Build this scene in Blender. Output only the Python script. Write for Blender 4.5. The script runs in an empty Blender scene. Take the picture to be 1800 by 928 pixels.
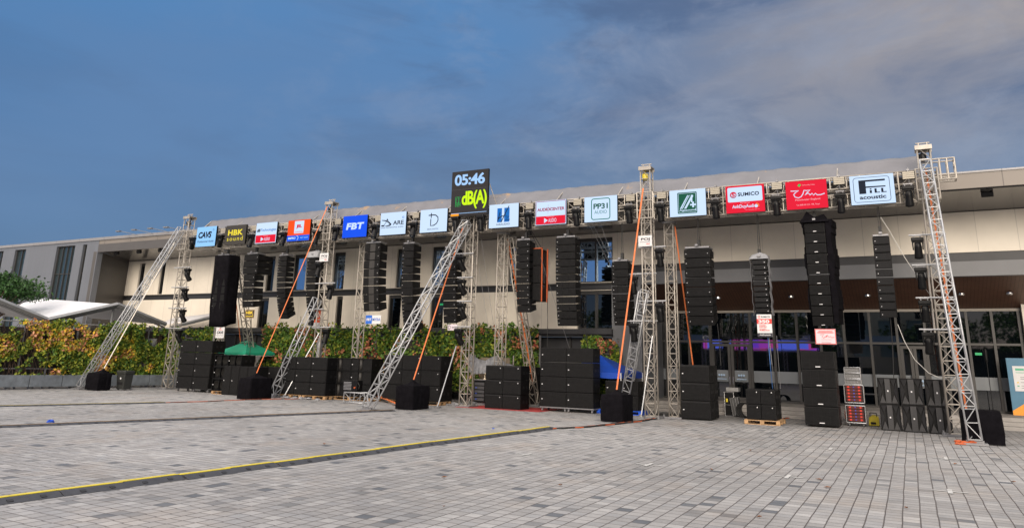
import bpy, bmesh, math, random
import numpy as np
from mathutils import Vector, Matrix, noise
random.seed(7)
S = bpy.context.scene
C = S.collection
R = math.radians

# ---------------------------------------------------------------- camera
# world x runs along the lighting truss, y runs away behind it, z up
F, PITCH, ROLL, YAW, CX, CY, H = 1290.0, R(14.40), R(1.42), R(28.0), 900.0, 300.0, 1.85
c_, s_ = math.cos(PITCH), math.sin(PITCH)
_r = np.array([1, 0, 0.]); _u = np.array([0, -s_, c_]); _b = np.array([0, c_, s_])
_cr, _sr = math.cos(ROLL), math.sin(ROLL)
_r, _u = _cr*_r + _sr*_u, -_sr*_r + _cr*_u
_cy, _sy = math.cos(YAW), math.sin(YAW)
_R = np.array([[_cy, -_sy, 0], [_sy, _cy, 0], [0, 0, 1]])
_r, _u, _b = _R@_r, _R@_u, _R@_b
cd = bpy.data.cameras.new('camera'); cam = bpy.data.objects.new('camera', cd); C.objects.link(cam)
M = Matrix.Identity(4)
for i in range(3):
    M[i][0] = _r[i]; M[i][1] = _u[i]; M[i][2] = -_b[i]
M[2][3] = H
cam.matrix_world = M
cd.sensor_width = 36; cd.lens = F/1800*36; cd.shift_y = (CY-464)/1800
cd.clip_end = 3000
S.camera = cam

def ray(x, y): return (x-CX)*_r - (y-CY)*_u + F*_b
def G(x, y, z=0.):
    d = ray(x, y); p = d*(z-H)/d[2]; return Vector((p[0], p[1], z))
def P(x, y, Y):
    d = ray(x, y)*(Y/ray(x, y)[1]); return Vector((d[0], d[1], d[2]+H))

# ---------------------------------------------------------------- world
W = bpy.data.worlds.new('World'); S.world = W; W.use_nodes = True
nt = W.node_tree; N = nt.nodes; L = nt.links
for n in list(N): N.remove(n)
SUN_EL, SUN_AZ = R(15), R(160)        # azimuth of the sun, measured from +y clockwise
def nd(t, **k):
    n = N.new(t)
    for a, b in k.items(): setattr(n, a, b)
    return n
def wmath(op, a, b=None, c=None, clamp=False):
    n = nd('ShaderNodeMath', operation=op, use_clamp=clamp)
    for i, v in enumerate((a, b, c)):
        if v is None: continue
        if isinstance(v, (int, float)): n.inputs[i].default_value = v
        else: L.new(v, n.inputs[i])
    return n.outputs[0]
def wmix(f, a, b):
    n = nd('ShaderNodeMix', data_type='RGBA')
    for s, v in ((0, f), (6, a), (7, b)):
        if isinstance(v, (int, float)): n.inputs[s].default_value = v
        elif isinstance(v, tuple): n.inputs[s].default_value = (*v, 1)
        else: L.new(v, n.inputs[s])
    return n.outputs[2]
def wramp(v, lo, hi):
    if lo > hi: return wmath('SUBTRACT', 1.0, wramp(v, hi, lo))
    n = nd('ShaderNodeMapRange', interpolation_type='SMOOTHSTEP')
    L.new(v, n.inputs[0]); n.inputs[1].default_value = lo; n.inputs[2].default_value = hi
    return n.outputs[0]
tc = nd('ShaderNodeTexCoord')
def wdot(v):
    n = nd('ShaderNodeVectorMath', operation='DOT_PRODUCT'); L.new(tc.outputs['Generated'], n.inputs[0])
    n.inputs[1].default_value = v; return n.outputs['Value']
def wnoise(scale, detail, rough, stretch, off=0., dist=0.):
    m = nd('ShaderNodeMapping'); L.new(tc.outputs['Generated'], m.inputs[0])
    m.inputs['Scale'].default_value = stretch; m.inputs['Location'].default_value = (off, off*.7, 0)
    n = nd('ShaderNodeTexNoise'); L.new(m.outputs[0], n.inputs['Vector'])
    n.inputs['Scale'].default_value = scale; n.inputs['Detail'].default_value = detail
    n.inputs['Roughness'].default_value = rough; n.inputs['Distortion'].default_value = dist
    return n.outputs['Fac']
EXPO = 1.0
k = 2**-EXPO
def col(r, g, b, m=1.):   # display sRGB 0-255 -> scene linear before exposure
    f = lambda v: ((v/255+.055)/1.055)**2.4 if v > 10 else v/255/12.92
    return (f(r)*k*m, f(g)*k*m, f(b)*k*m)
fwd = (float(_b[0]), float(_b[1]), 0.); rgt = (_cy, _sy, 0.)
side = wdot(rgt); back = wdot((math.sin(R(205)), math.cos(R(205)), 0)); up = wdot((0, 0, 1))
front_lr = wramp(side, -.15, .62)
base = wmix(wramp(up, .05, .6), col(66, 108, 158), col(84, 138, 194))
soft = wnoise(1.5, 5, .5, (1, 1, 2.4), 5.2, .2)
base = wmix(wmath('MULTIPLY', wramp(soft, .40, .66), .55), base, col(96, 128, 172))
lr = wmath('ADD', side, wmath('MULTIPLY', wmath('SUBTRACT', wnoise(1.6, 4, .5, (1, 1, 2.2)), .5), .9))
base = wmix(wramp(lr, -.15, .45), base, col(116, 128, 154))
warm = wnoise(2.1, 7, .55, (1, 1, 3.2), 3.1, .5)
wsel = wmath('MULTIPLY', wramp(wmath('ADD', side, wmath('MULTIPLY', wmath('SUBTRACT', warm, .5), 1.0)), .16, .52), wramp(up, .2, .42))
base = wmix(wmath('MULTIPLY', wsel, .85), base, col(160, 152, 152))
dk = wnoise(1.7, 9, .6, (1, 1, 3.6), 2.15, .7)
base = wmix(wmath('MULTIPLY', wmath('MULTIPLY', wramp(dk, .46, .64), .8), wmath('ADD', .25, wmath('MULTIPLY', wramp(side, -.45, .05), .75))), base, col(74, 96, 134))
wisp = wramp(wnoise(3.4, 9, .62, (1, 1, 2.4), 1.7, .5), .50, .74)
base = wmix(wmath('MULTIPLY', wmath('MULTIPLY', wisp, .5), wramp(side, -.2, .4)), base, col(160, 156, 164))
lump = wnoise(5.2, 11, .64, (1, 1, 2.0), 6.3, .35)
base = wmix(wmath('MULTIPLY', wmath('MULTIPLY', wramp(lump, .47, .66), .38), wramp(side, -.55, .25)), base, col(152, 160, 180))
lump2 = wnoise(3.1, 10, .6, (1, 1, 2.6), 11.7, .5)
base = wmix(wmath('MULTIPLY', wmath('MULTIPLY', wramp(lump2, .50, .68), .55), wramp(side, -.6, .1)), base, col(72, 92, 130))
cream = wmath('MULTIPLY', wramp(wnoise(3.6, 10, .6, (1, 1, 2.6), 4.4, .6), .49, .66), wmath('MULTIPLY', wramp(side, .22, .5), wramp(up, .3, .42)))
base = wmix(wmath('MULTIPLY', cream, .6), base, col(186, 172, 160))
base = wmix(wmath('MULTIPLY', wmath('MULTIPLY', wramp(up, .34, .14), .45), wramp(side, -.4, .2)), base, col(116, 144, 180))
# the bright hazy afternoon sky behind the camera
base = wmix(wmath('MULTIPLY', wramp(back, .05, .7), wramp(up, .24, .5)), base, (1.75, 1.5, 1.28))
base = wmix(wmath('MULTIPLY', wramp(up, .66, .92), .9), base, (1.55, 1.48, 1.42))
low = wramp(up, -.05, .0)
base = wmix(low, (.10, .10, .10), base)
bg = nd('ShaderNodeBackground'); L.new(base, bg.inputs[0]); bg.inputs[1].default_value = 1.0
sk = nd('ShaderNodeTexSky', sky_type='NISHITA'); sk.sun_disc = False
sk.sun_elevation = SUN_EL; sk.sun_rotation = SUN_AZ
bg2 = nd('ShaderNodeBackground'); L.new(sk.outputs[0], bg2.inputs[0]); bg2.inputs[1].default_value = .07
mx = nd('ShaderNodeMixShader'); mx.inputs[0].default_value = .12
L.new(bg.outputs[0], mx.inputs[1]); L.new(bg2.outputs[0], mx.inputs[2])
wo = nd('ShaderNodeOutputWorld'); L.new(mx.outputs[0], wo.inputs[0])

# ---------------------------------------------------------------- sun (soft, veiled)
sd = bpy.data.lights.new('sun', 'SUN'); sd.energy = 1.5; sd.angle = R(26); sd.color = (1, .88, .74)
sun = bpy.data.objects.new('sun', sd); C.objects.link(sun)
dirv = Vector((math.sin(SUN_AZ)*math.cos(SUN_EL), math.cos(SUN_AZ)*math.cos(SUN_EL), math.sin(SUN_EL)))
sun.rotation_euler = dirv.to_track_quat('Z', 'Y').to_euler()
sun.location = dirv*60
S.view_settings.view_transform = 'Standard'; S.view_settings.look = 'None'
S.view_settings.exposure = EXPO; S.view_settings.gamma = 1
S.view_settings.use_curve_mapping = False
S.render.engine = 'CYCLES'

# ================================================================ materials
MATS = {}
def mat(name, color, rough=.6, metal=0., noise_amt=0., nscale=8., bump=0., bscale=60., emit=None, estr=0., spec=.5, ior=None, coord='Object'):
    if name in MATS: return MATS[name]
    m = bpy.data.materials.new(name); m.use_nodes = True; MATS[name] = m
    T = m.node_tree; b = T.nodes['Principled BSDF']
    b.inputs['Roughness'].default_value = rough; b.inputs['Metallic'].default_value = metal
    b.inputs['Specular IOR Level'].default_value = spec
    if ior: b.inputs['IOR'].default_value = ior
    t = T.nodes.new('ShaderNodeTexCoord')
    if noise_amt:
        n = T.nodes.new('ShaderNodeTexNoise'); T.links.new(t.outputs[coord], n.inputs[0])
        n.inputs['Scale'].default_value = nscale; n.inputs['Detail'].default_value = 6
        n.inputs['Roughness'].default_value = .6
        r = T.nodes.new('ShaderNodeMapRange'); T.links.new(n.outputs[0], r.inputs[0])
        r.inputs[1].default_value = .3; r.inputs[2].default_value = .7
        r.inputs[3].default_value = 1-noise_amt; r.inputs[4].default_value = 1+noise_amt
        v = T.nodes.new('ShaderNodeVectorMath'); v.operation = 'SCALE'
        v.inputs[0].default_value = color; T.links.new(r.outputs[0], v.inputs['Scale'])
        T.links.new(v.outputs[0], b.inputs['Base Color'])
    else: b.inputs['Base Color'].default_value = (*color, 1)
    if bump:
        n = T.nodes.new('ShaderNodeTexNoise'); T.links.new(t.outputs[coord], n.inputs[0]); n.inputs['Scale'].default_value = bscale
        n.inputs['Detail'].default_value = 4
        bp = T.nodes.new('ShaderNodeBump'); bp.inputs['Strength'].default_value = bump; bp.inputs['Distance'].default_value = .02
        T.links.new(n.outputs[0], bp.inputs['Height']); T.links.new(bp.outputs[0], b.inputs['Normal'])
    if emit:
        b.inputs['Emission Color'].default_value = (*emit, 1); b.inputs['Emission Strength'].default_value = estr
    return m
def joints(m, axis, period, width, strength=.55, offset=0.):
    """thin darker panel joints every `period` metres along a world axis"""
    T = m.node_tree; b = T.nodes['Principled BSDF']; ln = T.links; ns = T.nodes
    g = ns.new('ShaderNodeNewGeometry'); sp = ns.new('ShaderNodeSeparateXYZ'); ln.new(g.outputs['Position'], sp.inputs[0])
    def mm(op, a, bb):
        n = ns.new('ShaderNodeMath'); n.operation = op
        for i, v in enumerate((a, bb)):
            if isinstance(v, (int, float)): n.inputs[i].default_value = v
            else: ln.new(v, n.inputs[i])
        return n.outputs[0]
    v = mm('ADD', sp.outputs[axis], 1000+offset)
    fr = mm('FRACT', mm('DIVIDE', v, period), 0)
    ls = mm('LESS_THAN', fr, width/period)
    f = mm('SUBTRACT', 1, mm('MULTIPLY', ls, strength))
    # each panel is a hair lighter or darker
    wn = ns.new('ShaderNodeTexWhiteNoise'); wn.noise_dimensions = '1D'
    ln.new(mm('FLOOR', mm('DIVIDE', v, period), 0), wn.inputs['W'])
    f = mm('MULTIPLY', f, mm('ADD', .97, mm('MULTIPLY', wn.outputs['Value'], .06)))
    vs = ns.new('ShaderNodeVectorMath'); vs.operation = 'SCALE'
    src = b.inputs['Base Color']
    if src.is_linked: ln.new(src.links[0].from_socket, vs.inputs[0])
    else: vs.inputs[0].default_value = src.default_value[:3]
    ln.new(f, vs.inputs['Scale']); ln.new(vs.outputs[0], src)
    return m

ALU = mat('aluminium_beige', (.375, .345, .305), .42, .35, .14, 5)
ALU2 = mat('aluminium_bright', (.40, .41, .425), .36, .45, .12, 5)
STEEL = mat('steel_grey', (.25, .25, .26), .45, .5, .15, 6)
BLK = mat('cabinet_black', (.0042, .0042, .0047), .55, 0, .3, 6, .3, 90, spec=.25)
GRL = mat('grille_black', (.0085, .0085, .009), .8, 0, .35, 12, .6, 220, spec=.18)
GRL2 = mat('grille_grey', (.018, .018, .019), .75, 0, .25, 30, .5, 220, spec=.15)
PLAST = mat('black_plastic', (.0045, .0045, .005), .42, 0, .2, 10, spec=.25)
LENS = mat('lamp_glass', (.02, .03, .045), .08, 0, spec=.9)
CLOTH = mat('black_cloth', (.0060, .0055, .0072), .95, 0, .35, 5, .6, 18, spec=.06)
STRAP = mat('orange_strap', (.58, .15, .04), .6, 0, .15, 20)
STRAPW = mat('pale_strap', (.60, .56, .50), .6, 0, .15, 20)
CABLE = mat('cable_black', (.015, .015, .015), .6)
ORC = mat('orange_cable', (.48, .10, .03), .5)
WOOD = mat('pallet_wood', (.42, .26, .13), .75, 0, .3, 14, .3, 60)
WHITE = mat('white_card', (.62, .62, .63), .5, 0, .04, 6)
CHROME = mat('chrome_rail', (.55, .55, .56), .25, .8, .1, 8)
BADGE = mat('badge_white', (.7, .7, .72), .4)
BLUEP = mat('blue_plastic', (.01, .09, .6), .45, 0, .15, 8)
YEL = mat('yellow_plastic', (.60, .48, .03), .5, 0, .15, 9)
RUB = mat('rubber_grey', (.035, .037, .045), .7, 0, .25, 8, .3, 40)

def emi(name, rgb, strength=1.):
    e = col(*rgb)
    return mat('lit_'+name, (.005, .005, .005), .6, emit=e, estr=strength*1.06, spec=.05)
LW = emi('white', (206, 228, 255)); LK = mat('screen_black', (.03, .028, .028), .5, emit=col(46, 44, 46), estr=1)
LG = emi('charcoal', (78, 72, 66)); LYE = emi('yellow', (244, 222, 60)); LR = emi('red', (232, 18, 52))
LO = emi('orange', (250, 80, 20)); LB = emi('blue', (8, 92, 232)); LBD = emi('ink', (24, 34, 50))
LTQ = emi('steelblue', (18, 108, 190)); LGR = emi('green', (12, 116, 92)); LGD = emi('deepgreen', (16, 88, 66))
LLB = emi('lightblue', (168, 208, 255)); LLIME = emi('lime', (208, 250, 20)); LAMB = emi('amber', (250, 160, 30))
LMAR = emi('maroon', (160, 20, 60)); LRD = emi('redlogo', (214, 30, 60)); LSK = emi('clock_face', (56, 52, 52))
LLIT = emi('smallgreen', (30, 200, 90)); LPINK = emi('pale_red', (250, 190, 200))

GLASS = mat('window_glass', (.0015, .0025, .004), .02, 0, spec=.5, ior=1.85)
GLASSB = mat('window_glass_blue', (.45, .60, .80), .03, 1)

# ================================================================ mesh helpers
class MB:
    def __init__(s): s.v = []; s.f = []; s.m = []; s.cur = 0
    def add(s, vs, fs):
        o = len(s.v); s.v += [tuple(p) for p in vs]
        s.f += [tuple(i+o for i in f) for f in fs]; s.m += [s.cur]*len(fs)
    def box(s, c, d, rot=None):
        c = Vector(c); hx, hy, hz = d[0]/2, d[1]/2, d[2]/2
        vs = [Vector((x, y, z)) for x in (-hx, hx) for y in (-hy, hy) for z in (-hz, hz)]
        if rot is not None: vs = [rot @ p for p in vs]
        s.add([c+p for p in vs], [(0, 1, 3, 2), (4, 6, 7, 5), (0, 4, 5, 1), (2, 3, 7, 6), (0, 2, 6, 4), (1, 5, 7, 3)])
        return s
    def bb(s, x0, x1, y0, y1, z0, z1): return s.box(((x0+x1)/2, (y0+y1)/2, (z0+z1)/2), (abs(x1-x0), abs(y1-y0), abs(z1-z0)))
    def tube(s, a, b, r, n=6, r2=None):
        a, b = Vector(a), Vector(b); d = b-a
        if d.length < 1e-6: return s
        q = d.to_track_quat('Z', 'Y'); r2 = r if r2 is None else r2
        vs = [a+q@Vector((r*math.cos(t), r*math.sin(t), 0)) for t in [2*math.pi*i/n for i in range(n)]]
        vs += [b+q@Vector((r2*math.cos(t), r2*math.sin(t), 0)) for t in [2*math.pi*i/n for i in range(n)]]
        fs = [(i, (i+1) % n, n+(i+1) % n, n+i) for i in range(n)] + [tuple(range(n))[::-1], tuple(range(n, 2*n))]
        s.add(vs, fs); return s
    def path(s, pts, r, n=6):
        for a, b in zip(pts, pts[1:]): s.tube(a, b, r, n)
        return s
    def strip(s, a, b, w, t):
        a, b = Vector(a), Vector(b); d = (b-a).normalized(); x = Vector((1, 0, 0)); x = (x-d*x.dot(d)).normalized(); y = d.cross(x)
        vs = [p+x*i*w/2+y*j*t/2 for p in (a, b) for i, j in ((-1, -1), (1, -1), (1, 1), (-1, 1))]
        s.add(vs, [(0, 1, 2, 3), (7, 6, 5, 4), (0, 4, 5, 1), (1, 5, 6, 2), (2, 6, 7, 3), (3, 7, 4, 0)]); return s
    def lathe(s, o, prof, n=16, axis=None):
        o = Vector(o); q = (Vector(axis) if axis else Vector((0, 0, 1))).to_track_quat('Z', 'Y')
        vs = [o+q@Vector((r*math.cos(2*math.pi*i/n), r*math.sin(2*math.pi*i/n), z)) for r, z in prof for i in range(n)]
        fs = [(j*n+i, j*n+(i+1) % n, (j+1)*n+(i+1) % n, (j+1)*n+i) for j in range(len(prof)-1) for i in range(n)]
        fs += [tuple(range(n))[::-1], tuple(range((len(prof)-1)*n, len(prof)*n))]
        s.add(vs, fs); return s
    def poly(s, pts): s.add(pts, [tuple(range(len(pts)))]); return s
    def prism(s, pts, d):
        """closed outline pts extruded by vector d"""
        n = len(pts); d = Vector(d); a = [Vector(p) for p in pts]
        s.add(a+[p+d for p in a], [tuple(range(n))[::-1], tuple(range(n, 2*n))]+[(i, (i+1) % n, n+(i+1) % n, n+i) for i in range(n)]); return s
    def build(s, name, m, parent=None, bevel=0., smooth=False, tri=False):
        me = bpy.data.meshes.new(name)
        off = Vector(parent_world(parent)) if parent else Vector((0, 0, 0))
        me.from_pydata([(p[0]-off.x, p[1]-off.y, p[2]-off.z) for p in s.v], [], s.f)
        ms = m if isinstance(m, (list, tuple)) else [m]
        for x in ms: me.materials.append(x)
        me.polygons.foreach_set('material_index', s.m)
        b = bmesh.new(); b.from_mesh(me)
        bmesh.ops.recalc_face_normals(b, faces=b.faces)
        if tri: bmesh.ops.triangulate(b, faces=[f for f in b.faces if len(f.verts) > 4])
        b.to_mesh(me); b.free()
        if smooth: me.polygons.foreach_set('use_smooth', [True]*len(me.polygons))
        o = bpy.data.objects.new(name, me); C.objects.link(o)
        if parent: o.parent = parent
        if bevel:
            md = o.modifiers.new('bevel', 'BEVEL'); md.width = bevel; md.segments = 2; md.limit_method = 'ANGLE'
        return o
def parent_world(p):
    v = Vector((0, 0, 0))
    while p: v += Vector(p.location); p = p.parent
    return v
def tag(o, label=None, cat=None, group=None, kind=None):
    if label: o['label'] = label
    if cat: o['category'] = cat
    if group: o['group'] = group
    if kind: o['kind'] = kind
    return o
def thing(name, label, cat, loc=(0, 0, 0), group=None):
    o = bpy.data.objects.new(name, None); C.objects.link(o); o.location = loc; o.empty_display_size = .2
    return tag(o, label, cat, group)
def struct(name, mb, m): return tag(mb.build(name, m), kind='structure')
def kids(o): return [c for c in bpy.data.objects if c.parent == o]
def dup(root, loc, label, rot=None):
    ch = CH.get(root.name)
    if ch is None:
        ch = [(a, kids(a)) for a in kids(root)]; CH[root.name] = ch
    r = root.copy(); C.objects.link(r); r.location = loc
    if rot is not None: r.rotation_euler = rot
    r['label'] = label
    for a, subs in ch:
        c = a.copy(); C.objects.link(c); c.parent = r
        for g in subs:
            e = g.copy(); C.objects.link(e); e.parent = c
    return r
CH = {}

def lattice(parent, a, b, w, m, step=.45, rc=.026, rd=.0125, ref=None, names=('chords', 'lacing'), wy=None):
    """square box truss from a to b"""
    a, b = Vector(a), Vector(b); d = (b-a); Ln = d.length; d.normalize()
    ref = Vector(ref) if ref else Vector((1, 0, 0))
    x = (ref-d*ref.dot(d)).normalized(); y = d.cross(x); wy = wy or w
    cs = [x*i*w/2+y*j*wy/2 for i, j in ((-1, -1), (1, -1), (1, 1), (-1, 1))]
    c = MB()
    for q in cs: c.tube(a+q, b+q, rc, 8)
    n = max(1, round(Ln/step)); st = Ln/n; l = MB()
    for i in range(n+1):
        for k_ in range(4):
            p, q = cs[k_], cs[(k_+1) % 4]; o = a+d*st*i
            l.tube(o+p, o+q, rd*1.25, 5)
            if i < n:
                if (i+k_) % 2: l.tube(o+p, o+q+d*st, rd, 5)
                else: l.tube(o+q, o+p+d*st, rd, 5)
    c.build(names[0], m, parent, smooth=True); l.build(names[1], m, parent)

# ---------------------------------------------------------------- ground
def paving_mat():
    m = bpy.data.materials.new('granite_setts'); m.use_nodes = True; T = m.node_tree; ns, ln = T.nodes, T.links; b = ns['Principled BSDF']
    def mm(op, a, bb=None, cc=None):
        n = ns.new('ShaderNodeMath'); n.operation = op
        for i, v in enumerate((a, bb, cc)):
            if v is None: continue
            if isinstance(v, (int, float)): n.inputs[i].default_value = v
            else: ln.new(v, n.inputs[i])
        return n.outputs[0]
    g = ns.new('ShaderNodeNewGeometry'); sp = ns.new('ShaderNodeSeparateXYZ')
    # joints wander a few millimetres
    wn0 = ns.new('ShaderNodeTexNoise'); ln.new(g.outputs['Position'], wn0.inputs[0]); wn0.inputs['Scale'].default_value = .9; wn0.inputs['Detail'].default_value = 2
    ad = ns.new('ShaderNodeVectorMath'); ad.operation = 'MULTIPLY_ADD'; ln.new(wn0.outputs['Color'], ad.inputs[0]); ad.inputs[1].default_value = (.035, .035, 0); ln.new(g.outputs['Position'], ad.inputs[2])
    ln.new(ad.outputs[0], sp.inputs[0])
    px, py = mm('DIVIDE', mm('ADD', sp.outputs[0], 400), .205), mm('DIVIDE', mm('ADD', sp.outputs[1], 400), .205)
    cx = mm('FLOOR', px); w1 = ns.new('ShaderNodeTexWhiteNoise'); w1.noise_dimensions = '1D'; ln.new(cx, w1.inputs['W'])
    py = mm('ADD', py, mm('MULTIPLY', w1.outputs['Value'], .35))
    cyy = mm('FLOOR', py)
    cmb = ns.new('ShaderNodeCombineXYZ'); ln.new(cx, cmb.inputs[0]); ln.new(cyy, cmb.inputs[1])
    w2 = ns.new('ShaderNodeTexWhiteNoise'); w2.noise_dimensions = '2D'; ln.new(cmb.outputs[0], w2.inputs['Vector'])
    fx, fy = mm('FRACT', px), mm('FRACT', py)
    ex = mm('MINIMUM', fx, mm('SUBTRACT', 1, fx)); ey = mm('MINIMUM', fy, mm('SUBTRACT', 1, fy))
    jx = ns.new('ShaderNodeMapRange'); ln.new(ex, jx.inputs[0]); jx.inputs[1].default_value = .018; jx.inputs[2].default_value = .055
    jy = ns.new('ShaderNodeMapRange'); ln.new(ey, jy.inputs[0]); jy.inputs[1].default_value = .014; jy.inputs[2].default_value = .05
    face = mm('MULTIPLY', jx.outputs[0], jy.outputs[0])
    rp = ns.new('ShaderNodeValToRGB'); ln.new(w2.outputs['Value'], rp.inputs[0]); rp.color_ramp.interpolation = 'CONSTANT'
    el = rp.color_ramp.elements; el[0].position = 0; el[0].color = (.12, .13, .145, 1)
    el[1].position = .022; el[1].color = (.20, .202, .206, 1)
    for p, c in ((.06, (.278, .274, .272, 1)), (.3, (.305, .300, .297, 1)), (.55, (.335, .33, .327, 1)), (.8, (.29, .29, .293, 1)), (.93, (.37, .366, .362, 1))):
        e = el.new(p); e.color = c
    def noi(s, d=6, r=.6, v=None):
        n = ns.new('ShaderNodeTexNoise'); ln.new(v or g.outputs['Position'], n.inputs[0]); n.inputs['Scale'].default_value = s; n.inputs['Detail'].default_value = d; n.inputs['Roughness'].default_value = r; return n.outputs[0]
    def rg(v, a, c, d, e):
        n = ns.new('ShaderNodeMapRange'); ln.new(v, n.inputs[0])
        for i, q in enumerate((a, c, d, e)): n.inputs[i+1].default_value = q
        return n.outputs[0]
    tot = mm('MULTIPLY', rg(noi(.35, 5), .3, .7, .8, 1.12), mm('MULTIPLY', rg(noi(34, 3), .3, .7, .9, 1.1), rg(noi(4.2, 6), .25, .75, .88, 1.1)))
    vs = ns.new('ShaderNodeVectorMath'); vs.operation = 'SCALE'; ln.new(rp.outputs[0], vs.inputs[0]); ln.new(tot, vs.inputs['Scale'])
    tot2 = rg(noi(.16, 7, .65), .36, .62, .80, 1.03); vs2 = ns.new('ShaderNodeVectorMath'); vs2.operation = 'SCALE'; ln.new(vs.outputs[0], vs2.inputs[0]); ln.new(tot2, vs2.inputs['Scale']); vs = vs2
    rust = ns.new('ShaderNodeMix'); rust.data_type = 'RGBA'; ln.new(mm('MULTIPLY', rg(noi(.55, 8, .65), .52, .75, 0, .8), .6), rust.inputs[0])
    ln.new(vs.outputs[0], rust.inputs[6]); rust.inputs[7].default_value = (.33, .275, .225, 1)
    spot = ns.new('ShaderNodeMix'); spot.data_type = 'RGBA'; ln.new(rg(noi(1.4, 9, .7), .64, .78, 0, .55), spot.inputs[0])
    ln.new(rust.outputs[2], spot.inputs[6]); spot.inputs[7].default_value = (.16, .15, .145, 1)
    mj = ns.new('ShaderNodeMix'); mj.data_type = 'RGBA'; ln.new(face, mj.inputs[0]); mj.inputs[6].default_value = (.075, .066, .062, 1); ln.new(spot.outputs[2], mj.inputs[7])
    ln.new(mj.outputs[2], b.inputs['Base Color']); b.inputs['Roughness'].default_value = .72
    b.inputs['Specular IOR Level'].default_value = .35
    ln.new(rg(noi(2.2, 5), .3, .7, .55, .85), b.inputs['Roughness'])
    bp = ns.new('ShaderNodeBump'); bp.inputs['Strength'].default_value = .5; bp.inputs['Distance'].default_value = .01
    hh = mm('ADD', face, mm('MULTIPLY', noi(60, 3), .25)); hh = mm('ADD', hh, mm('MULTIPLY', w2.outputs['Value'], .25))
    ln.new(hh, bp.inputs['Height']); ln.new(bp.outputs[0], b.inputs['Normal'])
    return m
g = MB(); g.poly([(-900, -900, 0), (900, -900, 0), (900, 900, 0), (-900, 900, 0)])
struct('ground', g, paving_mat())
# thin painted line with cross marks
paint = mat('line_paint', (.44, .44, .43), .7, 0, .25, 9)
q = MB(); 
q.poly([(-24, 18.97, .004), (12, 19.17, .004), (12, 19.21, .004), (-24, 19.01, .004)])
def cross(px, py, s=.5, w=.07):
    p = G(px, py)
    q.poly([(p.x-s/2, p.y-w/2, .008), (p.x+s/2, p.y-w/2, .008), (p.x+s/2, p.y+w/2, .008), (p.x-s/2, p.y+w/2, .008)])
    q.poly([(p.x-w/2, p.y-s/2, .012), (p.x+w/2, p.y-s/2, .012), (p.x+w/2, p.y+s/2, .012), (p.x-w/2, p.y+s/2, .012)])
for a in ((1385, 838), (1282, 776), (925, 799), (1140, 817), (1460, 789), (1663, 806), (1670, 864)): cross(*a)
struct('painted_line', q, paint)

# ================================================================ building
YF, YW, YG = 27.5, 30.5, 33.5
beige = joints(mat('beige_panel', (.76, .70, .60), .6, 0, .07, .7, coord='Object'), 0, 1.22, .02, .25, .3)
greyp = joints(mat('grey_panel', (.155, .165, .185), .45, .2, .04, .5), 0, .42, .012, .22)
dkgrey = mat('dark_grey_panel', (.085, .08, .076), .4, 0, .06, .8)
soff = joints(mat('soffit_panel', (.12, .115, .11), .18, .2, .05, .6), 0, 1.5, .03, .6)
fasc = joints(mat('fascia_panel', (.205, .182, .16), .5, 0, .05, .5), 0, 2.4, .03, .5)
trim = joints(mat('roof_trim', (.26, .255, .26), .45, .2, .05, .5), 0, 2.4, .03, .4)
frame = mat('mullion_grey', (.052, .05, .048), .45, .3, .08, 4)
chan = mat('channel_dark', (.035, .036, .04), .5, 0, .1, 2)
band = mat('band_grey', (.15, .155, .165), .5, .1, .06, 1)
brown = joints(mat('timber_soffit', (.11, .052, .032), .5, 0, .15, 3), 0, .12, .02, .5)
XL, XR = -44.2, 14.0
bl = thing('exhibition_hall', 'long exhibition hall with beige upper wall, dark soffit and glazed lobby behind the truss', 'building', (-10, YW, 0))
def wpx(x, y): return P(x, y, YW)
# upper wall with window openings: list of (xa, xb, z0, z1)
UPZ = (5.22, 7.20); LOZ = (3.2, 4.86)
wins = []
for a, b_ in ((246, 255), (283, 291), (376, 385), (470, 483), (516, 538), (586, 606), (697, 708), (759, 782), (894, 905)):
    wins.append((wpx(a, 470).x, wpx(b_, 470).x, *UPZ))
for a, b_ in ((454, 471), (590, 601), (682, 704), (756, 779)):
    wins.append((wpx(a, 545).x, wpx(b_, 545).x, *LOZ))
big = (wpx(1015, 455).x, wpx(1077, 455).x)
wins.append((*big, *UPZ)); wins.append((*big, *LOZ))
def wall_with_holes(x0, x1, z0, z1, holes, y0, y1, mb):
    xs = sorted({x0, x1, *[h[0] for h in holes], *[h[1] for h in holes]})
    for a, b_ in zip(xs, xs[1:]):
        hs = sorted([(h[2], h[3]) for h in holes if h[0] < (a+b_)/2 < h[1]])
        z = z0
        for p, q_ in hs:
            if p > z+.001: mb.bb(a, b_, y0, y1, z, p)
            z = max(z, q_)
        if z1 > z+.001: mb.bb(a, b_, y0, y1, z, z1)
xe = wpx(1078, 540).x
w = MB(); up_ = [h for h in wins if h[2] > 5]; lo_ = [h for h in wins if h[2] < 5]
wall_with_holes(XL, xe, 5.2, 7.37, up_, YW, YW+.35, w)
w.bb(xe, XR, YW, YW+.35, 5.92, 7.37)
wall_with_holes(XL, xe, 3.2, 4.88, lo_, YW, YW+.35, w)
w.build('wall', beige, bl)
w = MB(); w.bb(XL, xe, YW+.12, YW+.34, 4.88, 5.2); w.build('wall_channel', chan, bl)
w = MB(); w.bb(XL, xe, YW+.03, YW+.1, 5.13, 5.2); w.bb(XL, xe, YW+.03, YW+.1, 4.88, 4.93); w.build('channel_trim', frame, bl)
w = MB(); w.bb(xe, XR, YW+.04, YW+.3, 5.6, 5.92); w.build('band_upper', chan, bl)
w = MB(); w.bb(xe, XR, YW-.02, YW+.3, 5.08, 5.6); w.build('band_lower', band, bl)
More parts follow.
